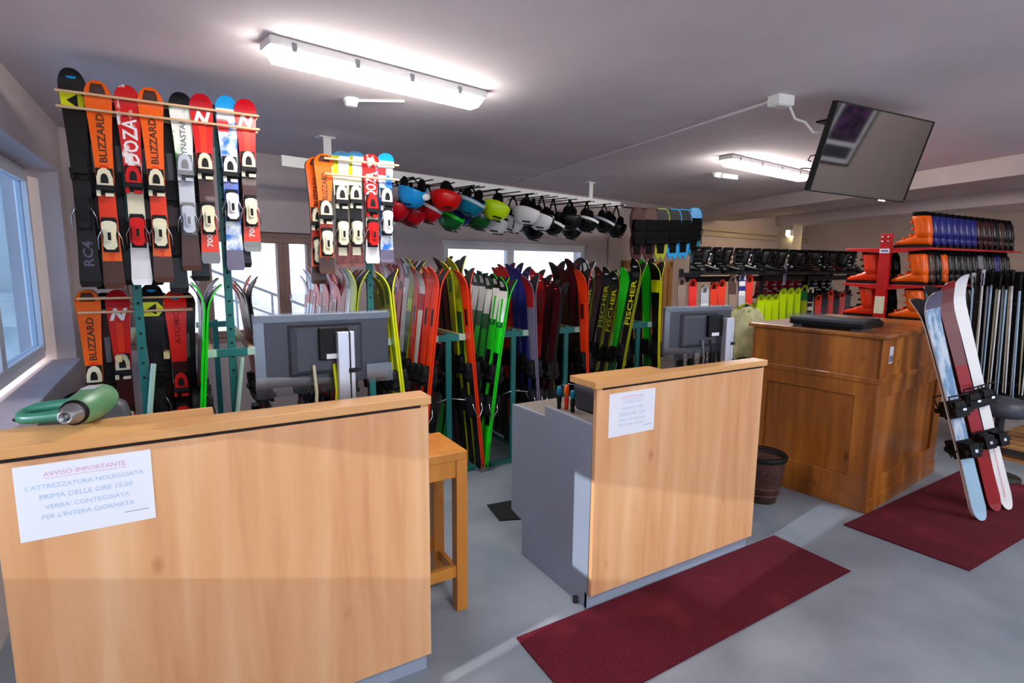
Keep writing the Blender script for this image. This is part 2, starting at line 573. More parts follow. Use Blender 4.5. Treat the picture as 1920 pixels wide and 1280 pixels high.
# right and front walls (behind and beside the camera)
struct('wall_right', MB().box((13.9, -4.2, 0), (14.2, 9.6, CEIL)), 'plaster')
wf = MB()
FWIN = [(-0.4, 3.4, 0.0, 2.4), (4.2, 7.8, 0.5, 2.3)]
holed(wf, -1.1, 14.0, 0, CEIL, FWIN, lambda b, a, c, d, e: b.box((a, -4.0, d), (c, -3.75, e)))
struct('wall_front', wf, 'plaster')
def front_window(name, h):
    u0, u1, z0, z1 = h
    fr = MB()
    for a, b in ((u0, u0 + .06), (u1 - .06, u1), ((u0 + u1) / 2 - .04, (u0 + u1) / 2 + .04)):
        fr.box((a, -3.92, z0), (b, -3.84, z1))
    fr.box((u0, -3.92, z1 - .06), (u1, -3.84, z1)).box((u0, -3.92, z0), (u1, -3.84, z0 + .08))
    o = struct(name, fr, 'white_frame')
    for a, b in ((u0 + .06, (u0 + u1) / 2 - .04), ((u0 + u1) / 2 + .04, u1 - .06)):
        struct('pane', MB().box((a, -3.885, z0 + .08), (b, -3.88, z1 - .06)), 'window_glass', 0, o)
front_window('door_2', FWIN[0])
front_window('window_5', FWIN[1])

# ceiling beams on the right
BA, BB = Vector((6.42, 1.2, 0)), Vector((8.55, 7.6, 0))
bd = (BB - BA).normalized()
bang = math.degrees(math.atan2(bd.y, bd.x))
BM = T(BA - bd * 3.0) @ RZ(bang)
LB = (BB - BA).length + 3.0
struct('trim_2', MB().box((0, -0.95, 2.46), (LB, 0, CEIL)), 'plaster', 0.006, M=BM)      # white beam
struct('trim_3', MB().box((0, -1.45, 2.30), (LB - 1.2, -0.95, CEIL)), 'plaster', 0.006, M=BM)      # deeper beam behind it
# column at the end of the deeper beam
cb = BM @ Vector((LB - 1.35, -1.15, 0))
struct('trim_4', MB().box((cb.x - .14, cb.y - .14, 0), (cb.x + .14, cb.y + .14, 2.40)), 'trunk_paint', 0.03)
# cable trunking along the back wall
struct('trim_5', MB().box((8.0, -0.07, 2.28), (13.4, 0, 2.36)).box((8.0, -0.05, 2.18), (13.4, 0, 2.25)), 'trunk_paint', 0.004, M=BACK)
# conduit on the ceiling
cA, cB_ = Vector((3.27, 2.244, CEIL - .012)), Vector((3.90, 6.50, CEIL - .012))
struct('trim_6', MB().tube([cA, cA.lerp(cB_, .5), cB_], 0.011, 8), 'ceiling_paint')

# ---------------- outside
struct('ground_outside', MB().box((-40, -30, -0.6), (60, 60, -0.25)), 'snow')
hs = thing('neighbour_house', 'white house with red-framed window seen through the back window', 'house', T((1.5, 16.0, -0.25)))
part('house_wall', MB().box((-9, 0, 0), (-0.1, 5, 4.5)), 'house_wall', hs)
part('roof', MB().prism([(-9.6, 4.4), (0.5, 4.4), (-4.5, 7.5)], -0.6, 5.4, 'y'), 'matte_brown', hs)
for cx in (-3.9, -1.6):
    f = part('window_frame', MB().box((cx - .5, -0.08, 1.9), (cx - .38, 0, 3.1)).box((cx + .38, -0.08, 1.9), (cx + .5, 0, 3.1)).box((cx - .38, -0.08, 2.98), (cx + .38, 0, 3.1)), 'matte_crimson', hs)
    part('pane', MB().box((cx - .38, -0.03, 1.9), (cx + .38, -.01, 2.98)), 'outer_pane', f)
tw = thing('terrace_wall', 'pale stone terrace wall outside the back window', 'wall', T((2.0, 12.5, -0.25)))
part('lower_course', MB().box((-8, 0, 0), (6, 0.5, 0.7)), 'stone_wall', tw)
part('upper_course', MB().box((-8, 0.5, 0), (6, 3.0, 1.15)), 'stone_wall', tw)
rl = thing('stair_railing', 'thin dark stair railing outside the back window', 'railing', T((0.6, 11.2, -0.25)))
part('handrail', MB().tube([(-0.9, 0, 2.05), (1.6, 0, 0.95)], 0.025, 6), 'matte_grey', rl)
part('lower_rail', MB().tube([(-0.9, 0, 1.65), (1.6, 0, 0.55)], 0.02, 6), 'matte_grey', rl)
for i in range(5):
    x = -0.9 + i * 0.6
    z = 2.05 - (x + .9) * 0.44
    part('baluster', MB().tube([(x, 0, 0), (x, 0, z)], 0.02, 6), 'matte_grey', rl)
# ================================================================== COUNTERS
def counter(name, label, x0, x1, yf, top, deep_x, deep_y, back_y, slot):
    """reception desk: front panel, ledge, grey sides; empty at its left front floor corner"""
    t = thing(name, label, 'counter', T((x0, yf, 0)))
    W = x1 - x0
    d0, d1 = deep_y - yf, back_y - yf
    part('front_panel', MB().box((0, 0, 0.078), (W, 0.022, top - 0.045)), 'maple', t, bevel=0.0015)
    part('shadow_slot', MB().box((slot[0], 0.006, top - 0.045), (W - slot[1], 0.03, top - 0.03)), 'slot_black', t)
    if slot[0] > 0:
        part('slot_end', MB().box((0, 0.0, top - 0.0455), (slot[0], 0.03, top - 0.0295)), 'maple_edge', t)
    part('slot_end', MB().box((W - slot[1], 0.0, top - 0.0455), (W, 0.03, top - 0.0295)), 'maple_edge', t)
    part('ledge', MB().prism([(-0.025, -0.018), (W + 0.005, -0.018), (W + 0.005, d1), (deep_x - x0, d1), (deep_x - x0, d0), (-0.025, d0)], top - 0.03, top, 'z'), 'maple_edge', t, bevel=0.002)
    part('plinth', MB().box((-0.0, 0.028, 0.0), (W - 0.01, 0.046, 0.079)), 'plinth_grey', t)
    side = [(0.03, 0.0), (0.61, 0.0), (0.61, 0.20), (0.725, 0.22), (0.725, 0.838), (0.405, 0.848), (0.405, 0.90), (0.024, 0.90)]
    part('side_panel', MB().prism(side, 0.0, 0.02, 'x'), 'cabinet_grey', t, bevel=0.0015)
    part('side_panel', MB().prism(side, W - 0.03, W - 0.01, 'x'), 'cabinet_grey', t, bevel=0.0015)
    part('desk_top', MB().box((0.02, 0.024, 0.865), (W - 0.03, 0.405, 0.892)).box((0.02, 0.405, 0.812), (W - 0.03, 0.725, 0.836)), 'desk_surface', t)
    part('back_panel', MB().box((0.02, 0.022, 0.09), (W - 0.03, 0.03, top - 0.05)), 'cabinet_grey', t)
    part('leveling_foot', MB().lathe([(0.012, 0), (0.012, 0.03), (0.0, 0.03)], 10, M=T((-0.012, 0.10, 0))), 'slot_black', t)
    return t
counter('reception_counter', 'light maple counter with the green heat gun on its ledge', -0.452, 0.772, 1.885, 1.13, 0.075, 2.085, 1.975, (0.0, 0.03))
counter('reception_counter', 'light maple counter with the red mat along its front', 1.560, 2.735, 1.862, 1.105, 2.03, 2.03, 1.935, (0.03, 0.006))

def notice(label, x0, x1, z0, z1, y, lines, tiny):
    W, H = x1 - x0, z1 - z0
    mb = MB().box((0, -0.0006, 0), (W, 0, H))
    o = tag(link('paper_notice', mb.mesh('paper_notice', 'paper'), None, T((x0, y, z0))), label, 'notice', 'notices taped to the counters')
    for s, fz, fw_, mt in lines:
        me = text_mesh(s, mt, width=fw_ * W, bold=0.0)
        link('lettering', me, o, cols((1, 0, 0), (0, 0, 1), (0, -1, 0), (W * 0.5, -0.0007, fz * H)))
        if 'AVVISO' in s:
            part('underline', MB().box((W * (0.5 - fw_ / 2), -0.0011, fz * H - 0.0125), (W * (0.5 + fw_ / 2), -0.0006, fz * H - 0.011)), mt, o)
    part('signature_line', MB().box((W * .76, -0.0011, .155 * H), (W * .95, -0.0006, .165 * H)), 'ink_grey', o)
LINES = [('AVVISO IMPORTANTE', 0.86, 0.60, 'ink_pink'), ("L'ATTREZZATURA NOLEGGIATA", 0.70, 0.86, 'ink_blue'), ('PRIMA DELLE ORE 15:00', 0.56, 0.68, 'ink_blue'),
         ("VERRA' CONTEGGIATA", 0.42, 0.62, 'ink_blue'), ("PER L'INTERA GIORNATA", 0.29, 0.68, 'ink_blue')]
notice('white rental notice taped to the counter below the green heat gun', -0.407, -0.099, 0.859, 1.070, 1.885, LINES, 'La Direzione')
L2 = [('AVVISO IMPORTANTE', 0.88, 0.50, 'ink_pink'), ("L'ATTREZZATURA", 0.76, 0.42, 'ink_blue'), ('NOLEGGIATA PRIMA', 0.62, 0.50, 'ink_blue'),
      ('DELLE ORE 15:00', 0.49, 0.56, 'ink_blue'), ("VERRA' CONTEGGIATA", 0.36, 0.56, 'ink_blue'), ("PER L'INTERA GIORNATA", 0.24, 0.56, 'ink_blue')]
notice('white rental notice taped to the counter with the red mat', 1.633, 1.916, 0.834, 1.038, 1.862, L2, 'La Direzione')

# heat gun lying on the ledge
hg = thing('heat_gun', 'green hot-air gun with metal nozzle lying on the counter ledge', 'heat gun', T((-0.262, 2.03, 1.13)) @ RZ(-16))
# barrel along local -y (towards the camera), handle along -x
barrel = MB()
prof = [(0.012, 0.16), (0.030, 0.155), (0.044, 0.13), (0.050, 0.09), (0.050, 0.04), (0.046, 0.0), (0.040, -0.035), (0.034, -0.05)]
B_ = T((0, 0, 0.052)) @ RX(90)
barrel.lathe(list(reversed(prof)), 24, 0, B_ @ RX(180) if False else B_ @ Matrix.Scale(-1, 4, (0, 0, 1)))
part('housing', barrel, 'gun_green_light', hg)
part('rear_cap', MB().lathe([(0.0, 0.165), (0.024, 0.163), (0.032, 0.150), (0.033, 0.14)], 20, 0, B_ @ Matrix.Scale(-1, 4, (0, 0, 1))), 'gun_green', hg)
part('collar', MB().lathe([(0.034, -0.05), (0.037, -0.052), (0.037, -0.060), (0.030, -0.062)], 20, 0, B_ @ Matrix.Scale(-1, 4, (0, 0, 1))), 'black_plastic', hg)
part('nozzle', MB().lathe([(0.031, -0.055), (0.028, -0.075), (0.019, -0.08), (0.019, -0.11), (0.014, -0.11), (0.014, -0.085), (0.0, -0.085)], 20, 0, B_ @ Matrix.Scale(-1, 4, (0, 0, 1))), 'grey_metal', hg)
hd = MB()
hpts = [(-0.03, 0.045, 0.055), (-0.10, 0.05, 0.052), (-0.16, 0.05, 0.046), (-0.188, 0.045, 0.036), (-0.195, 0.03, 0.03), (-0.185, 0.012, 0.026), (-0.16, 0.004, 0.026), (-0.10, 0.0, 0.03), (-0.03, -0.005, 0.036)]
hd.tube([(x * 0.88, y, z) for x, y, z in hpts], [0.022, 0.017, 0.016, 0.016, 0.016, 0.016, 0.016, 0.017, 0.022], 10)
part('handle', hd, 'gun_green', hg)
part('name_plate', MB().box((-0.018, 0.03, 0.1005), (0.018, 0.085, 0.1025)), 'matte_silver', hg)
part('power_cord', MB().tube([(-0.165, 0.03, 0.03), (-0.20, 0.05, 0.012), (-0.215, 0.075, 0.008)], 0.005, 6), 'black_plastic', hg)

# dark bag on the desk behind the ledge
bgq = thing('tool_bag', 'dark navy bag with arched handle behind the heat gun', 'bag', T((-0.30, 2.36, 0.838)))
bag = MB()
bag.loft([[(hx * math.copysign(abs(math.cos(a)) ** .6, math.cos(a)), hy * math.copysign(abs(math.sin(a)) ** .6, math.sin(a)), z) for a in [2 * PI * k / 16 for k in range(16)]]
          for z, hx, hy in ((0, .13, .075), (.02, .14, .085), (.2, .138, .082), (.275, .12, .06), (.30, .09, .03))])
part('bag_body', bag, 'charcoal', bgq)
part('handle', MB().tube([(-.06 * math.cos(a), 0, .285 + .04 * math.sin(a)) for a in [i * PI / 10 for i in range(11)]], .009, 8), 'strap_black', bgq)
part('side_pocket', MB().box((-.1, -.095, .06), (.1, -.075, .2)), 'matte_black', bgq, bevel=0.008)

# monitors, seen from behind, still in their film
def monitor(label, M, w, h, zb, arm_x, wrap_over, cables):
    """local: centre bottom of the screen at z=zb above the origin on the desk"""
    t = thing('monitor', label, 'monitor', M)
    back = MB().box((-w / 2, -0.012, zb), (w / 2, 0.012, zb + h))
    part('bezel', back, 'monitor_grey', t, bevel=0.006)
    part('screen', MB().box((-w / 2 + .012, 0.012, zb + .012), (w / 2 - .012, 0.014, zb + h - .012)), 'screen_glass', t)
    part('rear_bulge', MB().loft([[(x * w * s, y, zb + h * .5 + z * h * s2) for x, z in ((-.5, -.5), (.5, -.5), (.5, .5), (-.5, .5))] for s, s2, y in ((.56, .72, -.012), (.52, .66, -.03), (.44, .56, -.036))][::-1], smooth=False), 'monitor_grey', t, bevel=0.003)
    part('mount_plate', MB().box((-0.055 + arm_x * .6, -0.055, zb + h * .36), (0.055 + arm_x * .6, -0.03, zb + h * .82)), 'black_plastic', t, bevel=0.005)
    part('rating_label', MB().box((-0.03 + arm_x * .6, -0.0558, zb + h * .38), (0.025 + arm_x * .6, -0.055, zb + h * .45)), 'paper', t)
    part('stand_column', MB().box((arm_x - 0.008, -0.085, 0.0), (arm_x + 0.034, -0.05, zb + h * 0.76)).box((arm_x + 0.040, -0.08, 0.0), (arm_x + 0.056, -0.055, zb + h * 0.76)), 'silver_alu', t, bevel=0.002)
    part('column_groove', MB().box((arm_x + 0.034, -0.078, 0.0), (arm_x + 0.040, -0.055, zb + h * 0.74)), 'slot_black', t)
    part('cable_clip', MB().box((arm_x + 0.03, -0.089, zb + h * .18), (arm_x + 0.06, -0.05, zb + h * .24)), 'black_plastic', t)
    part('stand_base', MB().prism([(arm_x - .13, -.15), (arm_x + .16, -.15), (arm_x + .13, .05), (arm_x - .10, .05)], 0, 0.014, 'z'), 'silver_alu', t, bevel=0.003)
    for cx, mt in cables:
        part('cable', MB().tube([(cx, -0.045, zb + h * .30), (cx + .004, -0.06, zb - 0.02), (cx - 0.004, -0.05, 0.06), (cx + .01, -.02, 0.01)], 0.006, 6), mt, t)
    e = 0.006
    f = MB().box((-w / 2 - e, -0.018, zb + h - 0.025), (w / 2 + e, 0.018, zb + h + e))
    f.box((-w / 2 - e, -0.019, zb - wrap_over), (-w / 2 + 0.03, -0.0125, zb + h - 0.025))
    f.box((w / 2 - .2 * w, -0.0385, zb - wrap_over * .2), (w / 2 + e, -0.036, zb + h * .25))
    f.prism([(-w / 2 - e, zb - wrap_over), (w * .1, zb - wrap_over * .8), (w * .08, zb + .02), (-w / 2 - e, zb + .05)], -0.0195, -0.0185, 'y')
    part('plastic_wrap', f, 'plastic_film', t)
    return t
monitor('grey-backed monitor in plastic film behind the counter with the heat gun', T((0.4775, 2.2, 0.90)), 0.497, 0.272, 0.247, 0.036, 0.035, [(-0.055, 'matte_beige'), (0.02, 'matte_yellow')])
monitor('grey-backed monitor in plastic film behind the counter with the red mat', T((2.58, 2.20, 0.90)) @ RZ(-6), 0.50, 0.272, 0.205, 0.15, 0.03, [(0.0, 'matte_grey'), (0.06, 'black_plastic')])

# screwdrivers standing on the desk
def screwdriver(label, x, y, z, c1, c2, hgt):
    t = thing('screwdriver', label, 'screwdriver', T((x, y, z)), 'screwdrivers on the grey desk')
    part('grip', MB().lathe([(0.0, 0.0), (0.009, 0.0), (0.011, 0.01), (0.009, 0.022), (0.012, 0.032), (0.013, 0.055), (0.009, 0.07)], 12), c1, t)
    part('cap', MB().lathe([(0.009, 0.069), (0.013, 0.078), (0.014, 0.098), (0.009, hgt), (0.0, hgt)], 12), c2, t)
screwdriver('black and teal screwdriver handle left of the yellow one', 1.612, 2.215, 0.893, 'black_plastic', 'gloss_teal', 0.115)
screwdriver('orange and yellow screwdriver handle between two teal ones', 1.635, 2.185, 0.893, 'gloss_redorange', 'gloss_orange', 0.125)
screwdriver('black and teal screwdriver handle nearest the counter front', 1.628, 2.125, 0.893, 'black_plastic', 'gloss_teal', 0.11)
# rounded dark scanner under the ledge
sc_ = thing('label_printer', 'dark rounded label printer tucked under the maple ledge', 'printer', T((1.76, 2.09, 0.893)))
part('printer_body', MB().prism([(-0.07, 0), (0.09, 0), (0.09, 0.15), (0.06, 0.172), (-0.03, 0.172), (-0.06, 0.155), (-0.085, 0.11)], -0.09, 0.10, 'y'), 'charcoal', sc_, bevel=0.012)
part('paper_slot', MB().box((-0.04, -0.092, 0.09), (0.06, -0.088, 0.10)), 'slot_black', sc_)

# stool
st = thing('wooden_stool', 'square honey-brown wooden bar stool between the two counters', 'stool', T((0.89, 2.35, 0)))
X0, X1, Y0, Y1 = -0.19, 0.19, -0.17, 0.15
part('seat', MB().box((X0, Y0, 0.735), (X1, Y1, 0.775)), 'stool_wood', st, bevel=0.004)
for lx, ly in ((X0, Y0), (X1 - .055, Y0), (X0, Y1 - .055), (X1 - .055, Y1 - .055)):
    part('leg', MB().box((lx, ly, 0), (lx + .055, ly + .055, 0.735)), 'stool_wood', st, bevel=0.003)
for y in (Y0 + .008, Y1 - .03):
    part('apron', MB().box((X0 + .055, y, 0.655), (X1 - .055, y + .022, 0.735)), 'stool_wood', st)
    part('stretcher', MB().box((X0 + .055, y, 0.17), (X1 - .055, y + .022, 0.225)), 'stool_wood', st)
for x in (X0 + .008, X1 - .03):
    part('apron', MB().box((x, Y0 + .055, 0.655), (x + .022, Y1 - .055, 0.735)), 'stool_wood', st)
    part('stretcher', MB().box((x, Y0 + .055, 0.12), (x + .022, Y1 - .055, 0.17)), 'stool_wood', st)

# mats
def rug(name, label, pts, z, m, cat='mat'):
    mb = MB().prism(pts, 0.0, z, 'z')
    return tag(link(name, mb.mesh(name, m), None, T((0, 0, 0.001))), label, cat)
rug('entrance_mat', 'long dark red carpet mat in front of the second maple counter', [(1.165, 1.880), (2.985, 1.885), (2.985, 1.436), (1.150, 1.405)], 0.007, 'red_carpet')
rug('entrance_mat', 'dark red carpet mat under the leaning skis by the pine desk', [(3.50, 1.752), (3.548, 1.115), (5.35, 1.10), (5.33, 1.80)], 0.007, 'red_carpet')
rug('rubber_mat', 'small black rubber mat behind the grey counter side', [(1.65, 2.88), (1.69, 3.12), (2.3, 3.05), (2.3, 2.62)], 0.006, 'black_mat')

# ================================================================== PINE DESK
DA = 6.0
dk = thing('pine_desk', 'tall dark-stained pine desk with framed panels behind the red mat', 'desk', T((3.80, 1.775, 0)) @ RZ(DA))
DW, DD, DH = 1.26, 0.86, 1.19
part('carcass', MB().box((0.02, 0.02, 0.0), (DW - .02, DD, DH - .03)), 'pine_dark', dk)
part('desk_top', MB().box((-0.03, -0.03, DH - .03), (DW + .03, DD + .03, DH)), 'pine_dark', dk, bevel=0.008)
# front (towards -y) and left side (towards -x) framed panels
def framed(wd, put):
    pcs = [('upper_board', 0.0, wd, 0.90, DH - .03, 0.0), ('rail_moulding', -0.012, wd + 0.012, 0.865, 0.905, -0.014), ('top_rail', -0.002, wd, 0.77, 0.866, -0.006),
           ('bottom_rail', -0.002, wd, 0.09, 0.22, -0.006), ('stile', -0.002, 0.13, 0.22, 0.77, -0.006), ('stile', wd - .13, wd, 0.22, 0.77, -0.006),
           ('base_board', -0.01, wd + 0.01, 0.0, 0.095, -0.012)]
    for n, a, b, c, d, o in pcs:
        put(n, a, b, c, d, o)
def put_front(n, a, b, c, d, o):
    part(n, MB().box((a, o, c), (b, 0.02, d)), 'pine_dark', dk, bevel=0.004)
def put_side(n, a, b, c, d, o):
    part(n, MB().box((o, a, c), (0.02, b, d)), 'pine_dark', dk, bevel=0.004)
framed(DW, put_front)
framed(DD, put_side)
part('panel', MB().box((0.13, 0.014, 0.22), (DW - .13, 0.0195, 0.77)), 'pine_dark', dk)
part('panel', MB().box((0.014, 0.13, 0.22), (0.0195, DD - .13, 0.77)), 'pine_dark', dk)
part('sticker', MB().box((0.13, -0.0015, 0.99), (0.19, 0.0, 1.10)), 'matte_silver', dk, label='faded sticker on the upper board')
part('sticker_print', MB().box((0.135, -0.0025, 1.0), (0.185, -0.0015, 1.04)), 'matte_slate', dk)
dx = thing('flat_screen', 'black flat device in plastic film on top of the pine desk', 'monitor', T((3.80, 1.775, DH)) @ RZ(DA) @ T((0.16, 0.34, 0)) @ RZ(90))
part('housing', MB().box((-0.22, -0.06, 0.018), (0.26, 0.16, 0.07)), 'black_plastic', dx, bevel=0.008)
part('vent_slot', MB().box((-0.2, -0.0, 0.0752), (0.2, 0.012, 0.077)), 'charcoal', dx)
part('foot', MB().box((-0.20, -0.03, 0.0), (-0.14, 0.14, 0.018)).box((-0.14, 0.04, 0.0), (0.18, 0.07, 0.018)).box((0.18, -0.03, 0.0), (0.24, 0.14, 0.018)), 'charcoal', dx)
part('plastic_wrap', MB().box((-0.235, -0.07, 0.05), (0.275, 0.17, 0.088)), 'plastic_film', dx)
sm = thing('desk_clutter', 'small black card reader on the right of the pine desk', 'card reader', T((3.80, 1.775, DH)) @ RZ(DA) @ T((0.50, 0.25, 0)))
part('reader_body', MB().prism([(-.07, 0), (.07, 0), (.07, .03), (-.02, .06), (-.07, .055)], -.05, .05, 'y'), 'black_plastic', sm, bevel=0.006)
part('display', MB().box((-.05, -.04, .0585), (-.02, .04, .0605)), 'gloss_silver', sm)

# waste basket
wbk = thing('waste_basket', 'brown woven waste basket on the floor beside the pine desk', 'waste basket', T((3.40, 2.27, 0)))
part('lower_basket', MB().lathe([(0.0, 0.005), (0.10, 0.0), (0.115, 0.14), (0.118, 0.15)], 24), 'basket_brown', wbk)
part('upper_basket', MB().lathe([(0.118, 0.15), (0.126, 0.155), (0.145, 0.31), (0.150, 0.33), (0.143, 0.33), (0.12, 0.16), (0.0, 0.15)], 24), 'basket_brown', wbk)
part('bin_liner', MB().lathe([(0.152, 0.30), (0.158, 0.325), (0.146, 0.338), (0.135, 0.30)], 24), 'black_plastic', wbk)
for zz in (0.05, 0.1, 0.2, 0.25):
    r_ = 0.106 + zz * 0.11 if zz < .15 else 0.117 + (zz - .15) * 0.12
    part('woven_band', MB().lathe([(r_ + .003, zz), (r_ + .008, zz + .008), (r_ + .003, zz + .016)], 24), 'basket_brown', wbk)

# ================================================================== CEILING FITTINGS
def ceiling_light(label, a, b, z, m, nclip=4, wd=0.075):
    a, b = Vector(a), Vector(b)
    L = (b - a).length
    ang = math.degrees(math.atan2(b.y - a.y, b.x - a.x))
    t = thing('ceiling_light', label, 'ceiling light', T((a.x, a.y, z)) @ RZ(ang), 'tube lights on the ceiling')
    prof = lambda s, zt, zb: [(-wd * s, zt), (wd * s, zt), (wd * s, zb * .5 + zt * .5), (wd * s * .75, zb), (-wd * s * .75, zb), (-wd * s, zb * .5 + zt * .5)]
    part('housing', MB().box((0.0, -wd, -0.045), (L, wd, 0.0)), 'white_plastic', t, bevel=0.01)
    ring = lambda x, s, zb: [(x, y * s, zz) for y, zz in ((-wd * .93, -0.04), (-wd * .9, zb * .7), (-wd * .55, zb), (wd * .55, zb), (wd * .9, zb * .7), (wd * .93, -0.04))]
    part('diffuser', MB().loft([ring(0.012, .82, -0.062), ring(0.045, 1.0, -0.098), ring(L - 0.045, 1.0, -0.098), ring(L - 0.012, .82, -0.062)], smooth=False), m, t)
    for i in range(nclip):
        x = L * (i + .35) / nclip
        for s in (-1, 1):
            part('clip', MB().box((x - .012, s * (wd + .001) - .004, -0.058), (x + .012, s * (wd + .001) + .004, -0.018)), 'matte_grey', t)
    return t
ceiling_light('long lit tube light on the ceiling nearest the camera', (0.422, 2.976), (1.678, 3.202), CEIL, 'tube_white')
ceiling_light('lit tube light on the ceiling beside the hanging screen', (4.55, 3.66), (6.15, 3.86), CEIL, 'tube_white')
ceiling_light('warm tube light on the lower ceiling above the boot rack', (9.6, 3.78), (10.95, 3.85), 2.36, 'tube_warm')
ceiling_light('added warm tube light hidden above the far ski wall', (9.6, 5.6), (11.0, 5.9), CEIL, 'tube_warm')  # unseen lamp, added to warm the far right area
ceiling_light('added unseen tube light on the ceiling just behind the camera', (0.45, -0.55), (1.70, -0.33), CEIL, 'tube_white')  # out-of-view lamp added to brighten the counter fronts
ceiling_light('added unseen tube light on the ceiling near the front door', (0.45, -2.65), (1.70, -2.45), CEIL, 'tube_white')  # another added fill lamp, out of view
ceiling_light('added unseen tube light on the ceiling right of the camera', (4.4, -0.35), (5.9, -0.2), CEIL, 'tube_white')  # added out of view to fill the right half with light
ceiling_light('added unseen tube light on the ceiling near the front window', (4.4, -2.6), (5.9, -2.45), CEIL, 'tube_white')  # out of view, added as fill from the front right
ceiling_light('added unseen tube light on the ceiling far to the right of the front window', (8.6, -1.6), (10.1, -1.45), CEIL, 'tube_white')  # added to light the front wall that the television mirrors
fp = thing('framed_poster', 'framed dark poster on the front wall, mirrored in the television', 'poster', T((9.2, -3.75, 0.75)))
part('frame', MB().box((-.45, 0, 0), (-.41, .03, 1.3)).box((.41, 0, 0), (.45, .03, 1.3)).box((-.41, 0, 0), (.41, .03, .04)).box((-.41, 0, 1.26), (.41, .03, 1.3)), 'black_plastic', fp)
part('mount', MB().box((-.41, 0, .04), (.41, .012, 1.26)), 'paper', fp)
fleck('poster_print', (24, 22, 40), (96, 50, 110), scale=6, rough=0.5)
part('print', MB().box((-.33, .012, .42), (.33, .016, 1.18)), 'poster_print', fp)
part('caption_field', MB().box((-.33, .012, .12), (.33, .016, .34)), 'charcoal', fp)
def sensor(label, x, y, bar=False):
    t = thing('smoke_detector', label, 'detector', T((x, y, CEIL)))
    part('base', MB().lathe([(0.0, 0.0), (0.05, 0.0), (0.05, -0.018), (0.042, -0.022)][::-1], 20), 'white_plastic', t)
    part('head', MB().lathe([(0.042, -0.02), (0.038, -0.045), (0.026, -0.052), (0.0, -0.052)][::-1], 20), 'white_plastic', t)
    if bar:
        part('emergency_lamp', MB().box((0.08, -0.03, -0.05), (0.34, 0.04, 0)), 'white_plastic', t, bevel=0.006)
    else:
        part('feed_tube', MB().tube([(0.045, -0.01, -0.008), (0.30, -0.16, -0.008)], 0.008, 6), 'white_plastic', t)
sensor('round smoke detector on the ceiling behind the near tube light', 1.033, 3.751)
sensor('round detector with small white lamp behind the second tube light', 5.36, 4.42, True)
jb = thing('junction_box', 'white junction box on the ceiling at the end of the conduit', 'junction box', T((3.27, 2.244, CEIL)) @ RZ(-8))
part('box', MB().box((-0.065, -0.045, -0.06), (0.065, 0.045, 0)), 'white_plastic', jb, bevel=0.004)
part('lid', MB().box((-0.055, -0.038, -0.066), (0.055, 0.038, -0.06)), 'white_plastic', jb, bevel=0.003)
el = thing('emergency_light', 'small glowing emergency light on the far column', 'lamp', T((cb.x - 0.19, cb.y - .12, 2.12)))
part('case', MB().box((-.05, -.03, -.02), (.05, .05, .09)), 'white_plastic', el, bevel=0.006)
part('lamp_lens', MB().box((-.045, -.034, -.03), (.045, .03, -.02)).box((-.056, -.025, .0), (-.05, .045, .08)), 'small_lamp', el)

# television hanging from the ceiling
TVK = 1.16
TVM = T(CAM.lerp(Vector((3.322, 1.696, 2.218)), TVK)) @ RZ(-7.66) @ RX(15.35) @ RY(1.53)
tv = thing('television', 'black flat television hanging tilted from the ceiling', 'television', TVM)
w2, h2 = 0.4005 * TVK, 0.225 * TVK
part('back_shell', MB().box((-w2, 0.008, -h2), (w2, 0.04, h2)).box((-w2 * .7, 0.04, -h2 * .7), (w2 * .7, 0.065, h2 * .5)), 'black_plastic', tv, bevel=0.006)
part('bezel', MB().box((-w2, -0.004, -h2), (w2, 0.008, -h2 + .014)).box((-w2, -0.004, h2 - .009), (w2, 0.008, h2)).box((-w2, -0.004, -h2 + .014), (-w2 + .009, 0.008, h2 - .009)).box((w2 - .009, -0.004, -h2 + .014), (w2, 0.008, h2 - .009)), 'black_plastic', tv, bevel=0.001)
part('chrome_trim', MB().box((-w2 + .004, -0.0055, -h2 + .008), (w2 - .004, -0.004, -h2 + .012)), 'chrome', tv)
part('screen', MB().box((-w2 + .009, 0.0, -h2 + .014), (w2 - .009, 0.008, h2 - .009)), 'screen_glass', tv)
part('status_lamp', MB().box((w2 * .45, -0.006, -h2 - .006), (w2 * .56, 0.006, -h2)), 'small_lamp', tv)
inv = TVM.inverted()
top = inv @ Vector((4.10, 2.42, CEIL))
piv = Vector((0, 0.09, 0.0))
part('ceiling_bracket', MB().tube([piv, piv.lerp(top, .5), top], 0.022, 12).box((-0.1, 0.06, -0.1), (0.1, 0.1, 0.12)), 'black_plastic', tv)
part('bracket_plate', MB().box((-0.06, -0.06, -0.012), (0.06, 0.06, 0.0), M=T(top) @ (inv.to_3x3().to_4x4())), 'black_plastic', tv)
pa, pb = inv @ Vector((3.31, 2.22, CEIL - .04)), Vector((-w2 * .86, 0.07, h2 * .35))
part('power_cable', MB().tube([pa, pa.lerp(pb, .25) + Vector((0, 0, -.05)), pa.lerp(pb, .5) + Vector((0, 0, -.03)), pa.lerp(pb, .75) + Vector((0, 0, -.05)), pb], 0.008, 6), 'white_plastic', tv)
part('loose_cable', MB().tube([Vector((-w2 + .02, .05, -.05)), Vector((-w2 - .02, .05, -.06)), Vector((-w2 - .03, .05, -.085)), Vector((-w2 + .0, .05, -.09))], 0.004, 6), 'black_plastic', tv)
part('loose_cable', MB().tube([Vector((-w2 + .02, .05, -.13)), Vector((-w2 - .05, .05, -.135)), Vector((-w2 - .06, .06, -.14))], 0.004, 6), 'black_plastic', tv)

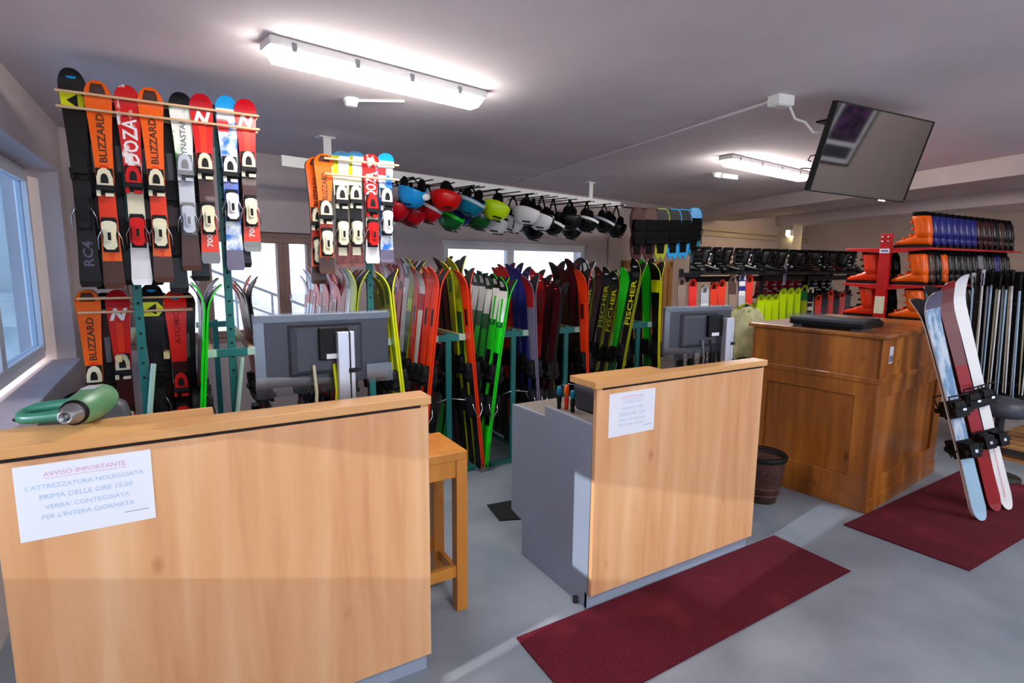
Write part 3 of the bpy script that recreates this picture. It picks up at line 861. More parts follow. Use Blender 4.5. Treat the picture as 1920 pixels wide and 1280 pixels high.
# ================================================================== SKIS
SKI = {}
def ski_w(t, wt, ww, wl, twin=False):
    a = ww + (wl - ww) * ((0.45 - t) / 0.45) ** 2 if t < 0.45 else ww + (wt - ww) * min(1, (t - 0.45) / 0.47) ** 2
    if t > 0.92:
        a *= math.sqrt(max(0.0, 1 - ((t - 0.92) / 0.0805) ** 2)) * 0.92 + 0.08
    if twin and t < 0.06:
        a *= math.sqrt(max(0.0, 1 - ((0.06 - t) / 0.0602) ** 2)) * 0.9 + 0.1
    elif t < 0.02:
        a *= 0.8 + 10 * t
    return a
def ski_y(t, L, curl, cl=0.17):
    tc = 1 - cl / L
    y = 0.0
    if t > tc:
        y = -curl * ((t - tc) / (1 - tc)) ** 1.8
    if t < 0.03:
        y = -0.008 * ((0.03 - t) / 0.03)
    return y
def ski_mesh(style):
    """style: name,L,wt,ww,wl,curl,bands[(t_end,mat)],side,ov[(t0,t1,u0,u1,mat)]; local z up the ski, top sheet towards -y"""
    if style['name'] in SKI:
        return SKI[style['name']]
    L, wt, ww, wl, curl = style['L'], style['wt'], style['ww'], style['wl'], style['curl']
    bands = style['bands']
    cl, tw = style.get('cl', .17), style.get('twin', False)
    mats = []
    def mi(n):
        if n not in mats:
            mats.append(n)
        return mats.index(n)
    ts = [0, .004, .012, .03, .06, .1, .2, .32, .45, .58, .7, .8, 1 - cl / L, 1 - .76 * cl / L, 1 - .59 * cl / L, 1 - .44 * cl / L, .955, .97, .982, .991, .997, 1.0]
    ts = sorted(set([round(x, 4) for x in ts + [b[0] for b in bands]]))
    mb = MB()
    th = 0.014
    ring = []
    for t in ts:
        wv, y = ski_w(t, wt, ww, wl, tw) / 2, ski_y(t, L, curl, cl)
        hh = th * (1 - 0.5 * max(0, (t - .75) / .25))
        zz = t * L - (0.35 * (y * y) / 0.1 if t > .8 else 0)
        ring.append([(-wv, y - hh / 2, zz), (wv, y - hh / 2, zz), (wv, y + hh / 2, zz), (-wv, y + hh / 2, zz)])
    sd, bs = mi(style['side']), mi('ski_base')
    for i in range(len(ts) - 1):
        tm = (ts[i] + ts[i + 1]) / 2
        bm = next(b[1] for b in bands if tm <= b[0] + 1e-6)
        a, b = ring[i], ring[i + 1]
        mb.add([a[0], a[1], b[1], b[0]], [(0, 1, 2, 3)], mi(bm), True)
        mb.add([a[1], a[2], b[2], b[1]], [(0, 1, 2, 3)], sd, False)
        mb.add([a[2], a[3], b[3], b[2]], [(0, 1, 2, 3)], bs, True)
        mb.add([a[3], a[0], b[0], b[3]], [(0, 1, 2, 3)], sd, False)
    mb.add(ring[0], [(0, 3, 2, 1)], sd)
    mb.add(ring[-1], [(0, 1, 2, 3)], sd)
    for t0, t1, u0, u1, m in style.get('ov', []):
        k = max(2, int((t1 - t0) / 0.06) + 1)
        if t1 > 1 - cl / L:
            k = max(k, 6)
        vs = []
        for j in range(k + 1):
            t = t0 + (t1 - t0) * j / k
            wv, y = ski_w(t, wt, ww, wl, tw) / 2, ski_y(t, L, curl, cl)
            hh = th * (1 - 0.5 * max(0, (t - .75) / .25))
            zz = t * L - (0.35 * (y * y) / 0.1 if t > .8 else 0)
            vs += [(wv * u0, y - hh / 2 - .0009, zz), (wv * u1, y - hh / 2 - .0009, zz)]
        mb.add(vs, [(2 * j, 2 * j + 1, 2 * j + 3, 2 * j + 2) for j in range(k)], mi(m), True)
    me = mb.mesh('ski', mats)
    SKI[style['name']] = me
    return me

BND = {}
def toe_mesh(c1, c2):
    k = ('toe', c1, c2)
    if k not in BND:
        mb = MB()
        mb.box((-0.036, -0.012, -0.075), (0.036, 0.0, 0.06), 1)
        D = [(-.034, -.03), (-.034, .01), (-.024, .045), (-.008, .058), (.008, .058), (.024, .045), (.034, .01), (.034, -.03)]
        mb.prism(D, -0.036, -0.012, 'y', 0)
        mb.prism([(x * .48, z * .55 - .002) for x, z in D], -0.0385, -0.036, 'y', 1)
        mb.box((-0.040, -0.05, -0.055), (0.040, -0.012, -0.030), 1)
        mb.box((-0.040, -0.034, -0.085), (-0.022, -0.01, -0.055), 0).box((-0.002, -0.034, -0.085), (0.034, -0.01, -0.068), 0)
        BND[k] = mb.mesh('toe_binding', [c1, c2])
    return BND[k]
def heel_mesh(c1, c2):
    k = ('heel', c1, c2)
    if k not in BND:
        mb = MB()
        mb.box((-0.034, -0.012, -0.09), (0.034, 0.0, 0.08), 1)
        Hh = [(-.030, -.06), (-.026, -.005), (-.033, .04), (-.030, .062), (-.012, .07), (.012, .07), (.030, .062), (.033, .04), (.026, -.005), (.030, -.06), (.016, -.078), (-.016, -.078)]
        mb.prism(Hh, -0.045, -0.012, 'y', 0)
        mb.prism([(x * .5, z * .5) for x, z in Hh], -0.056, -0.045, 'y', 0)
        mb.box((-0.030, -0.040, 0.06), (0.030, -0.012, 0.088), 1)
        mb.box((-0.007, -0.058, -0.03), (0.007, -0.056, 0.01), 1)
        BND[k] = mb.mesh('heel_binding', [c1, c2])
    return BND[k]
STEEL = {}
def brake_mesh():
    if 'b' not in BND:
        mb = MB()
        mb.tube([(-.054, 0.012, -.075), (-.052, -.018, -.02), (-.03, -0.02, .03), (.03, -0.02, .03), (.052, -.018, -.02), (.054, 0.012, -.075)], 0.0035, 5)
        BND['b'] = mb.mesh('brake', ['chrome'])
    return BND['b']
def put_graphics(o, style):
    L = style['L']
    def flat(z):
        t_ = min(.995, z / L)
        c = style['curl']
        y0, y1 = ski_y(t_ - .01, L, c, style.get('cl', .17)), ski_y(t_ + .004, L, c, style.get('cl', .17))
        hh = 0.014 * (1 - 0.5 * max(0, (t_ - .75) / .25))
        return T((0, (y0 + y1) / 2 - hh / 2 - .0012, z)) @ RX(math.degrees(math.atan2(-(y1 - y0), .014 * L)) * -1)
    def on(z, x=0, s=1.0):
        return flat(z) @ cols((0, 0, 1), (-1, 0, 0), (0, -1, 0), (x, 0, 0))
    for kind, val, m, z, size in style.get('gfx', []):
        if kind == 'word':
            link('lettering', text_mesh(val, m, width=size[0], height=size[1], bold=0.02), o, on(z))
        elif kind == 'mark':
            link('logo', text_mesh(val, m, height=size, shear=0.3, bold=0.05), o, flat(z) @ cols((1, 0, 0), (0, 0, 1), (0, -1, 0)))
        elif kind == 'tri':      # yellow field with dark triangles
            mb = MB()
            hw = style['wt'] * .45
            fm = flat(z)
            for tri in ([(-hw * .55, 0), (hw * .32, hw * .62), (hw * .32, -hw * .62)], [(hw * .40, -hw * .9), (hw * 1.0, -hw * 0.15), (hw * 1.0, -hw * .9)], [(hw * .40, hw * .9), (hw * 1.0, hw * 0.15), (hw * 1.0, hw * .9)]):
                part('logo', MB().prism(tri, -0.0008, 0.0012, 'y', 0), m, o, fm)
        elif kind == 'oval':
            k_ = ('oval', m, size)
            if k_ not in BND:
                BND[k_] = MB().prism([(size * math.cos(a), size * .6 * math.sin(a)) for a in [i * PI / 8 for i in range(16)]], -0.0008, 0.004, 'y', 0).mesh('logo', m)
            link('logo', BND[k_], o, flat(z))
def build_ski(style, parent, M, bindings=True, gfx=True, toe_z=None):
    o = link('ski', ski_mesh(style), parent, M)
    if bindings:
        L = style['L']
        c1, c2 = style.get('bind', ('matte_black', 'matte_black'))
        tz, hz = style.get('tz', .54) * L, style.get('hz', .32) * L
        link('toe_binding', toe_mesh(c1, c2), o, T((0, -0.007, tz)))
        link('heel_binding', heel_mesh(c1, c2), o, T((0, -0.007, hz)))
        if style.get('brake', True):
            link('brake', brake_mesh(), o, T((0, -0.007, hz)))
    if gfx:
        put_graphics(o, style)
    return o
def ski_pair(label, style, M, group, gap=0.0085, back_gfx=False, both_bind=True):
    t = thing('ski_pair', label, 'skis', M, group)
    build_ski(style, t, T((0, -gap, 0)))
    build_ski(style, t, T((0, gap, 0)) @ RZ(180), bindings=both_bind, gfx=back_gfx)
    return t

def S(name, L, bands, side, wt=.118, ww=.076, wl=.1, curl=.035, **k):
    d = dict(cl=.10, name=name, L=L, wt=wt, ww=ww, wl=wl, curl=curl, bands=bands, side=side)
    d.update(k)
    return d
G = lambda n: 'gloss_' + n
WB = ('matte_white', 'matte_black')
CB = ('matte_cream', 'matte_black')
BB_ = ('matte_black', 'matte_black')
RB = ('matte_red', 'matte_black')
# short skis hung from the rods; L, colours from tail to tip
def st_blizzard(L, i): return S('blizzard%d' % i, L, [(.14, G('brown')), (.33, G('orange')), (.50, G('redorange')), (1, G('orange'))], G('black'), bind=CB, tz=.535, hz=.27,
    ov=[(.935, .985, -.60, .60, G('brown')), (.945, .972, -.42, .42, G('slate'))], gfx=[('word', 'BLIZZARD', 'matte_brown', .735 * L, (.23 * L, .034)), ('oval', 0, 'matte_redorange', .595 * L, .022), ('word', 'BLIZZARD', 'matte_redorange', .185 * L, (.10, .018))])
def st_fischer_black(L, i): return S('fischer%d' % i, L, [(.90 - .0, G('black')), (1, G('black'))], G('black'), bind=BB_, tz=.58, hz=.35,
    ov=[(.822, .898, -.98, .98, G('yellow'))], gfx=[('tri', 0, 'matte_black', .860 * L, 0), ('oval', 0, 'matte_skyblue', .965 * L, .022), ('word', 'RC4', 'matte_slate', .16 * L, (.13, .045))])
def st_nordica(L, i): return S('nordica%d' % i, L, [(.07, G('grey')), (.32, G('redorange')), (.55, G('maroon')), (.9, G('red')), (1, G('crimson'))], G('maroon'), bind=CB, tz=.595, hz=.275,
    ov=[(.66, .82, -.35, .35, G('redorange'))], gfx=[('mark', 'N', 'matte_white', .865 * L, .07), ('word', '700', 'matte_white', .14 * L, (.07, .03))])
def st_redwhite(L, i): return S('redwhite%d' % i, L, [(.22, G('white')), (.34, 'mottle_redwhite'), (.5, G('cream')), (1, 'mottle_redwhite')], G('maroon'), bind=RB, tz=.55, hz=.28,
    gfx=[('word', 'DOZA', 'matte_white', .73 * L, (.22 * L, .068))])
def st_dynastar(L, i): return S('dynastar%d' % i, L, [(.28, G('brown')), (.6, G('silver')), (.93, 'mottle_whitegreen'), (1, G('black'))], G('black'), bind=('matte_silver', 'matte_grey'), tz=.60, hz=.30,
    gfx=[('word', 'DYNASTAR', 'matte_grey', .745 * L, (.22, .028))])
def st_multi(L, i): return S('multi%d' % i, L, [(.12, G('slate')), (.35, 'mottle_multi'), (.6, G('blue')), (.93, 'mottle_multi'), (1, G('skyblue'))], G('teal'), bind=WB, tz=.60, hz=.38,
    ov=[(.86, .93, -.9, .9, G('white')), (.80, .87, -.95, .1, G('pink'))])
def st_brownwhite(L, i): return S('brownwhite%d' % i, L, [(.25, 'mottle_brown'), (.36, G('maroon')), (.62, G('black')), (.8, G('cream')), (.95, G('white')), (1, G('skyblue'))], G('cream'), bind=CB, tz=.62, hz=.30,
    ov=[(.78, .95, -.95, -.2, G('olive')), (.10, .17, -.6, .6, G('cream'))], curl=.07)
def st_redfluo(L, i): return S('redfluo%d' % i, L, [(.45, G('black')), (.58, G('maroon')), (1, G('fluored'))], G('maroon'), bind=RB, tz=.46, hz=.25, gfx=[('word', 'ATOMIC', 'matte_crimson', .78 * L, (.2, .03)), ('oval', 0, 'matte_skyblue', .955 * L, .02)])
GRP_H = 'short skis hanging from the wooden rods'
def hang(label, style, x, ztop, y):
    L = style['L']
    ski_pair(label, style, T((x, y, ztop - L)) @ RX(random.uniform(-.4, .4)), GRP_H, both_bind=False)
YU = 3.70
hang('long black skis with yellow triangle logo, leftmost on the upper rods', st_fischer_black(1.10, 1), -0.393, 2.570, YU + .02)
hang('orange short skis on the upper rods, left of the red-white ones', st_blizzard(1.06, 1), -0.288, 2.520, YU - .012)
hang('red and white patterned short skis between two orange ones, upper rods', st_redwhite(1.04, 1), -0.163, 2.520, YU)
hang('orange short skis on the upper rods, right of the red-white ones', st_blizzard(1.03, 2), -0.060, 2.522, YU - .012)
hang('white and green short skis with silver bindings on the upper rods', st_dynastar(0.965, 1), 0.080, 2.522, YU)
hang('red short skis with white N left of the tall teal post', st_nordica(0.93, 1), 0.178, 2.528, YU - .01)
hang('multicoloured blue and white short skis on the upper rods', st_multi(0.98, 1), 0.305, 2.540, YU)
hang('red short skis with white N, rightmost on the upper rods', st_nordica(0.865, 2), 0.402, 2.535, YU)
YL = 3.87
hang('orange short skis, leftmost on the lower rods', st_blizzard(1.05, 3), -0.433, 1.452, YL)
hang('red short skis with white N on the lower rods', st_nordica(1.06, 3), -0.298, 1.450, YL + .01)
hang('black short skis with yellow triangle logo on the lower rods', st_fischer_black(1.08, 2), -0.132, 1.482, YL)
hang('red and black short skis, rightmost on the lower rods', st_redfluo(1.02, 1), -0.018, 1.440, YL)
hang('orange short skis, leftmost on the rods above the monitor', st_blizzard(0.74, 4), 0.832, 2.278, YU)
hang('white-tipped brown short skis beside the orange pair above the monitor', st_brownwhite(0.73, 1), 0.932, 2.311, YU)
hang('white-tipped brown short skis beside the red pair above the monitor', st_brownwhite(0.735, 2), 1.022, 2.320, YU)
hang('red and white short skis on the rods above the monitor', st_redwhite(0.70, 2), 1.128, 2.306, YU)
hang('blue and pink short skis, rightmost on the rods above the monitor', st_multi(0.71, 2), 1.226, 2.322, YU)
hang('orange short skis tucked behind the orange pair above the monitor', st_blizzard(0.80, 5), 0.80, 2.27, YU + .10)

BEH = ['maroon', 'black', 'brown', 'maroon', 'black', 'brown', 'maroon']
def st_dark(L, c): return S('behind_%s_%.2f' % (c, L), L, [(.3, G('black')), (.55, G(c)), (.9, G('black') if c != 'black' else G('maroon')), (1, G(c))], G('black'), bind=BB_, tz=.55, hz=.28, ov=[(.6, .75, -.3, .3, G('grey'))])
for i, x in enumerate((-0.335, -0.225, -0.11, 0.01, 0.125, 0.355)):
    hang('dark short skis half hidden behind the upper row, %s from left' % ORD[i], st_dark((1.02, 1.0, 1.0, 1.05, .98, .9)[i], BEH[i]), x, 2.475, YU + .105)
for i, x in enumerate((-0.37, -0.10, 0.03)):
    hang('dark short skis half hidden behind the lower row, %s from left' % ORD[i], st_dark(1.04, BEH[i + 1]), x, 1.43, YL + .09)
# ---------------- A-frame racks
RACKS = {}
def rack(key, label, x, y0, y1, tall=None, bar_w=0.115, rods=(), front_bar=True):
    t = thing('ski_rack', label, 'ski rack', T((x, y0, 0)), 'teal steel ski racks')
    D = y1 - y0
    h = tall or 1.10
    for yy in (0.0, D):
        hh = h if yy == 0 else 1.10
        part('post', MB().box((-.022, yy - .012, 0.03), (.022, yy + .012, hh)), 'teal_steel', t, bevel=0.003)
        part('base_foot', MB().box((-.215, yy - .02, 0.0), (.215, yy + .02, .035)), 'teal_steel', t, bevel=0.003)
        if yy == 0 and not front_bar:
            continue
        part('crossbar', MB().box((-bar_w + .03, yy - .014, 1.035), (bar_w - .03, yy + .014, 1.085)), 'teal_steel', t, bevel=0.003)
        for s in (-1, 1):
            part('bar_end', MB().box((s * bar_w - .032, yy - .0135, 1.037), (s * bar_w + .032, yy + .0135, 1.083)), 'pale_green_cap', t, bevel=0.003)
    for s in (-1, 1):
        part('rail', MB().box((s * bar_w - .015, 0.014, 1.045), (s * bar_w + .015, D - .014, 1.08)), 'rail_wood', t)
        part('floor_rail', MB().box((s * .20 - .012, 0.02, 0.0), (s * .20 + .012, D - .02, 0.03)), 'teal_steel', t)
        part('guard_wire', MB().tube([(s * .02, -.014, .60), (s * .16, -.02, .57), (s * .17, -.045, .585)], 0.005, 6), 'chrome', t)
    if key in 'EH':
        part('brace', MB().tube([(.05, -.035, 1.03), (-.04, -.035, .35)], .014, 8), 'pale_green_cap', t)
    if tall:
        mb = MB()
        z = 0.95
        while z < tall - .05:
            mb.box((-.007, -.0135, z - .007), (.007, -.0119, z + .007))
            z += 0.085
        part('hole_strip', mb, 'hole_black', t)
    for rx0, rx1, z, yy in rods:
        part('rod', MB().tube([(rx0 - x, yy - y0, z), (rx1 - x, yy - y0, z)], 0.007, 8), 'dowel', t)
    RACKS[key] = (t, x, y0, y1, bar_w)
    return t
def rods_for(x0, x1, zs, yc, d=0.048):
    return [(x0, x1, z, yc + s * d) for z in zs for s in (-1, 1)]
R0 = 3.75
rack('H', 'teal ski rack post carrying the lower rods nearest the left window', -0.195, 3.76, 5.3, 2.36, rods=rods_for(-0.475, 0.07, (1.402, 1.325), YL, .05) + [(-0.46, 0.07, 1.36, YL + .135)], front_bar=False)
rack('E', 'tall teal ski rack carrying the upper row of short skis', 0.262, R0 + .01, 5.5, 2.50, rods=rods_for(-0.46, 0.47, (2.447, 2.372), YU, .045) + [(-0.46, 0.47, 2.40, YU + .15)])
rack('F', 'tall teal ski rack behind the big monitor', 1.125, R0 + .01, 5.7, 2.27, rods=rods_for(0.83, 1.31, (2.248, 2.155), YU, .045))
rack('A', 'teal ski rack behind the wooden stool', 1.700, R0, 5.6)
rack('B', 'teal ski rack left of the grey counter side', 2.263, R0, 5.6)
rack('C', 'teal ski rack behind the screwdrivers', 2.782, R0, 5.6)
rack('D', 'teal ski rack with black and yellow skis', 3.600, R0, 5.6, bar_w=0.14)
WHERE = dict(H='rack nearest the left window', E='tall rack left of the monitor', F='tall rack behind the monitor', A='rack behind the stool',
             B='rack left of grey counter', C='rack behind screwdrivers', D='rack before pine door')
ADJ = dict(orange='orange-red', salmon='salmon red', pink='pink and white', white='white', wgreen='white and green', green='bright green', yellow='yellow', blue='dark blue',
           slate='slate purple', red='red', maroon='dark maroon', fischer='black and yellow', dark='black', olive='olive and black', redbrown='red-brown', dgreen='green', wpink='white and red', tri='black triangle-logo')
def adult(kind, L):
    k = '%s_%.2f' % (kind, L)
    w_ = dict(wt=.118, ww=.072, wl=.105, curl=.07, tz=.50, hz=.32)
    P = {
        'orange': dict(bands=[(.45, G('black')), (.66, G('redorange')), (1, G('redorange'))], side=G('redorange'), ov=[(.72, .80, -.45, .45, G('maroon'))]),
        'salmon': dict(bands=[(.5, G('black')), (.62, G('redorange')), (.86, G('salmon')), (1, G('palepink'))], side=G('crimson'), ov=[(.84, .88, -.6, .6, G('maroon'))]),
        'pink': dict(bands=[(.5, G('black')), (.84, G('palepink')), (1, G('pink'))], side=G('crimson'), ov=[(.78, .83, -.7, .2, G('maroon'))]),
        'wpink': dict(bands=[(.5, G('black')), (.80, G('white')), (.88, G('crimson')), (1, G('white'))], side=G('crimson')),
        'white': dict(bands=[(.5, G('black')), (.9, G('white')), (1, G('black'))], side=G('silver'), ov=[(.92, .97, -.5, .5, G('white'))]),
        'wgreen': dict(bands=[(.30, G('green')), (.55, G('black')), (.70, G('green')), (.78, G('darkgreen')), (.91, G('white')), (1, G('black'))], side=G('darkgreen'), ov=[(.93, .97, -.5, .5, G('silver'))]),
        'green': dict(bands=[(.22, G('green')), (.60, G('black')), (.73, G('green')), (.76, G('darkgreen')), (.92, G('white')), (1, G('black'))], side=G('green'), ov=[(.74, .88, -.45, .1, G('green')), (.94, .97, -.5, .5, G('silver'))]),
        'yellow': dict(bands=[(.42, G('black')), (.80, G('olive')), (1, G('olive'))], side=G('yellow'), ov=[(.84, .92, -.5, .5, G('darkgreen'))]),
        'blue': dict(bands=[(.5, G('black')), (1, G('navy'))], side=G('navy'), gfx=[('oval', 0, 'matte_purple', .955 * L, .03)]),
        'slate': dict(bands=[(.5, G('black')), (.82, G('slate')), (1, G('wine'))], side=G('slate')),
        'red': dict(bands=[(.42, G('black')), (.70, G('redorange')), (.9, G('wine')), (1, G('red'))], side=G('red'), gfx=[('oval', 0, 'matte_palepink', .95 * L, .022)]),
        'maroon': dict(bands=[(1, G('maroon'))], side=G('black'), gfx=[('oval', 0, 'matte_pink', .95 * L, .02)]),
        'fischer': dict(bands=[(.30, G('yellow')), (.46, G('black')), (1, G('black'))], side=G('olive'), gfx=[('word', 'FISCHER', 'matte_yellow', .76 * L, (.40, .062)), ('oval', 0, 'matte_silver', .955 * L, .03)]),
        'tri': dict(bands=[(1, G('black'))], side=G('yellow'), ov=[(.82, .89, -.98, .98, G('yellow'))], gfx=[('tri', 0, 'matte_black', .855 * L, 0)]),
        'dark': dict(bands=[(1, G('black'))], side=G('black'), gfx=[('oval', 0, 'matte_silver', .955 * L, .02)]),
        'olive': dict(bands=[(.5, G('black')), (.74, G('darkgreen')), (.80, G('lime')), (1, G('olive'))], side=G('olive')),
        'redbrown': dict(bands=[(.5, G('black')), (.85, G('wine')), (1, G('orange'))], side=G('wine')),
        'dgreen': dict(bands=[(.5, G('darkgreen')), (1, G('green'))], side=G('darkgreen')),
    }[kind]
    d = dict(name=k, L=L, bind=BB_)
    d.update(w_)
    d.update(P)
    return d
def fill(key, side, kinds, L0, lean, y_start=None, step=0.118, Ls=None):
    t, x, y0, y1, bw_ = RACKS[key]
    s = -1 if side == 'left' else 1
    y = (y0 - 0.055) if y_start is None else y_start
    for i, kd in enumerate(kinds):
        L = round(L0 + (random.choice((-.06, -.03, 0, 0.03)) if Ls is None else Ls[i % len(Ls)]), 2)
        st_ = adult(kd, L)
        ln = lean + random.uniform(-.5, .5)
        a = math.radians(ln)
        # passes the rail at z=1.06 with its inner base against the rail
        off = bw_ + 0.036
        xb = s * (off + math.tan(a) * 1.03)
        label = '%s skis, %s from front, %s side of %s' % (ADJ[kd], ORD[i], side, WHERE[key])
        M = T((x + xb, y + i * step, 0.034)) @ RY(-s * ln) @ RZ(-90 if side == 'left' else 90)
        ski_pair(label, st_, M, 'ski pairs leaning in the teal racks', back_gfx=False)
fill('A', 'left', ['orange', 'orange', 'wpink', 'orange', 'olive', 'white', 'salmon', 'salmon', 'salmon', 'wpink', 'salmon', 'pink'], 1.60, 6.5)
fill('A', 'right', ['orange', 'olive', 'yellow', 'maroon', 'dark'], 1.62, 5.5)
fill('B', 'left', ['green', 'green', 'wgreen', 'wgreen', 'wgreen', 'wgreen', 'wgreen', 'wgreen', 'white', 'red', 'red'], 1.50, 8.0, Ls=[0, .02, .02, .04, .04, .05])
fill('B', 'right', ['slate', 'blue', 'blue', 'red', 'red'], 1.57, 4.0)
fill('C', 'left', ['maroon', 'maroon', 'red', 'red', 'red', 'olive', 'dark', 'maroon', 'red'], 1.50, 6.0, Ls=[-.04, -.02, .02, .06, 0])
fill('C', 'right', ['orange', 'maroon', 'maroon', 'dark'], 1.62, 4.0)
fill('D', 'left', ['fischer', 'dgreen', 'fischer', 'fischer', 'maroon', 'fischer', 'white', 'dark', 'fischer', 'dark'], 1.58, 10.0, Ls=[.08, 0, -.04, 0, 0, -.06])
fill('D', 'right', ['tri', 'dgreen', 'dark', 'dark'], 1.62, 3.5)
fill('F', 'left', ['olive', 'white', 'orange', 'pink', 'pink', 'salmon', 'pink', 'pink', 'wpink', 'pink', 'pink', 'wpink', 'wpink', 'wpink'], 1.53, 6.0)
fill('F', 'right', ['yellow', 'yellow', 'olive', 'olive'], 1.52, 6.0)
fill('E', 'left', ['green', 'dark', 'white', 'redbrown', 'dark', 'white'], 1.50, 5.0)
fill('E', 'right', ['dark', 'redbrown', 'redbrown', 'orange', 'pink'], 1.50, 6.0, y_start=3.9)
fill('H', 'right', ['dark', 'dark', 'dark', 'maroon'], 1.40, 5.0, y_start=4.05)
# ================================================================== HELMETS
BM0, BM1 = Vector((0.77, 4.85, 0)), Vector((5.05, 5.86, 0))
hdir = (BM1 - BM0).normalized()
HA = math.degrees(math.atan2(hdir.y, hdir.x))
HM = T(BM0) @ RZ(HA)
HL = (BM1 - BM0).length
hr = thing('helmet_rail', 'white ceiling-hung board with dark rods for the ski helmets', 'rail', HM @ T((0, 0, 2.36)))
part('board', MB().box((0, -0.012, 0), (HL + .2, 0.012, 0.085)), 'white_plastic', hr, bevel=0.003)
for s in (0.40, 3.98):
    part('hanger', MB().box((s - .035, 0.012, 0.0), (s + .035, 0.026, CEIL - 2.36)).box((s - .07, 0.0, CEIL - 2.36 - .012), (s + .07, 0.09, CEIL - 2.36)), 'white_plastic', hr, bevel=0.003)
HELPOS = []   # filled below with the helmets' places along the rail
def helmet_rods():
  for i, s in enumerate(sorted(HELPOS)):
    part('rod', MB().tube([(s, -0.36, -0.012), (s, 0.30, -0.012)], 0.006, 6), 'dark_metal', hr)
    if i > 8:
        part('rod_tip', MB().lathe([(0, -.01), (.011, -.008), (.011, .008), (0, .01)], 8, M=T((s, -0.36, -0.012)) @ RX(90)), 'white_plastic', hr)
def helmet_parts():
    n = 18
    rings = []
    for j in range(10):                      # dome down, rim at top z=0
        a = j / 9 * PI * 0.5
        r, z = math.sin(a + .02), -math.cos(a)
        rings.append([(0.098 * r * math.cos(k * 2 * PI / n), 0.122 * r * math.sin(k * 2 * PI / n), 0.125 * z) for k in range(n)])
    rim = []
    for k in range(n):
        a = k * 2 * PI / n
        dz = 0.030 * max(0, abs(math.cos(a))) - 0.012 * max(0, -math.sin(a))
        rim.append((0.099 * math.cos(a), 0.124 * math.sin(a), 0.008 + dz))
    rings.append(rim)
    rings.append([(x * .90, y * .90, z + .002) for x, y, z in rim])
    shell = MB().loft(rings[::-1], caps=False)
    # close pole
    shell.add(rings[0], [list(range(n))], 0, True)
    liner = MB().loft([[(x * .90, y * .90, z) for x, y, z in rim], [(x * .78, y * .78, -.05) for x, y, z in rim], [(x * .4, y * .4, -.085) for x, y, z in rim]], caps=False)
    pads = []
    for s in (-1, 1):
        pads.append(MB()); pads[-1].loft([[(s * 0.084 + s * dx * .5, 0.045 * math.cos(k * PI / 5) * sc, 0.05 + 0.055 * math.sin(k * PI / 5) * sc) for k in range(10)] for dx, sc in ((-.02, .7), (0, 1), (.02, .8))])
    strap = MB().tube([(-0.08, 0.0, 0.07), (-0.05, 0.0, 0.14), (0.0, 0.0, 0.205), (0.05, 0.0, 0.14), (0.08, 0.0, 0.07)], 0.008, 6)
    strap.box((-.014, -.012, .185), (.014, .012, .205))
    dang = MB().tube([(0.03, .10, 0.0), (0.035, .118, -.09), (0.03, .12, -.155), (0.02, .118, -.16), (0.02, .115, -.09)], 0.004, 5)
    vents = []
    for s in (-1, 1):
        for q in (0.35, 0.75):
            a = q
            x, z = 0.1 * math.sin(a), -0.126 * math.cos(a)
            vents.append(MB().box((-.006, -.045, -.004), (.006, .03, .003), M=T((s * x, -.02, z)) @ RY(-s * math.degrees(a) * .9)))
    return shell, liner, pads, strap, dang, vents
SH, LI, PA, STR, DA_, VE = helmet_parts()
HME = dict(liner=LI.mesh('liner', 'liner_black'), ear_pads=[p.mesh('ear_pad', 'liner_black') for p in PA], strap=STR.mesh('strap', 'strap_black'), dang=DA_.mesh('strap_end', 'strap_black'), vents=[v.mesh('vent', 'slot_black') for v in VE])
SHELL = {}
def helmet(label, col, pos, yaw, tilt=10, band=None, dangle=False):
    t = thing('ski_helmet', label, 'helmet', T(pos) @ RZ(yaw) @ RX(tilt) @ Matrix.Scale(1.22, 4), 'ski helmets hanging from the rail')
    HELPOS.append(round((Vector(pos) - BM0).dot(hdir), 3))
    if col not in SHELL:
        SHELL[col] = SH.mesh('shell', [col])
    link('shell', SHELL[col], t)
    link('liner', HME['liner'], t)
    for p in HME['ear_pads']:
        link('ear_pad', p, t)
    link('strap', HME['strap'], t, RX(-tilt) @ Matrix.Scale(max(.5, (2.352 - pos[2]) / 0.205 / 1.22), 4, (0, 0, 1)))
    for v in HME['vents']:
        link('vent', v, t)
    if dangle:
        link('strap_end', HME['dang'], t)
    if band:
        part('rim_band', MB().loft([[(0.1005 * math.cos(k * PI / 9), 0.1255 * math.sin(k * PI / 9), z + 0.030 * abs(math.cos(k * PI / 9)) - 0.012 * max(0, -math.sin(k * PI / 9))) for k in range(18)] for z in (-.022, .002)], caps=False), band, t)
    return t
HC = 2.24
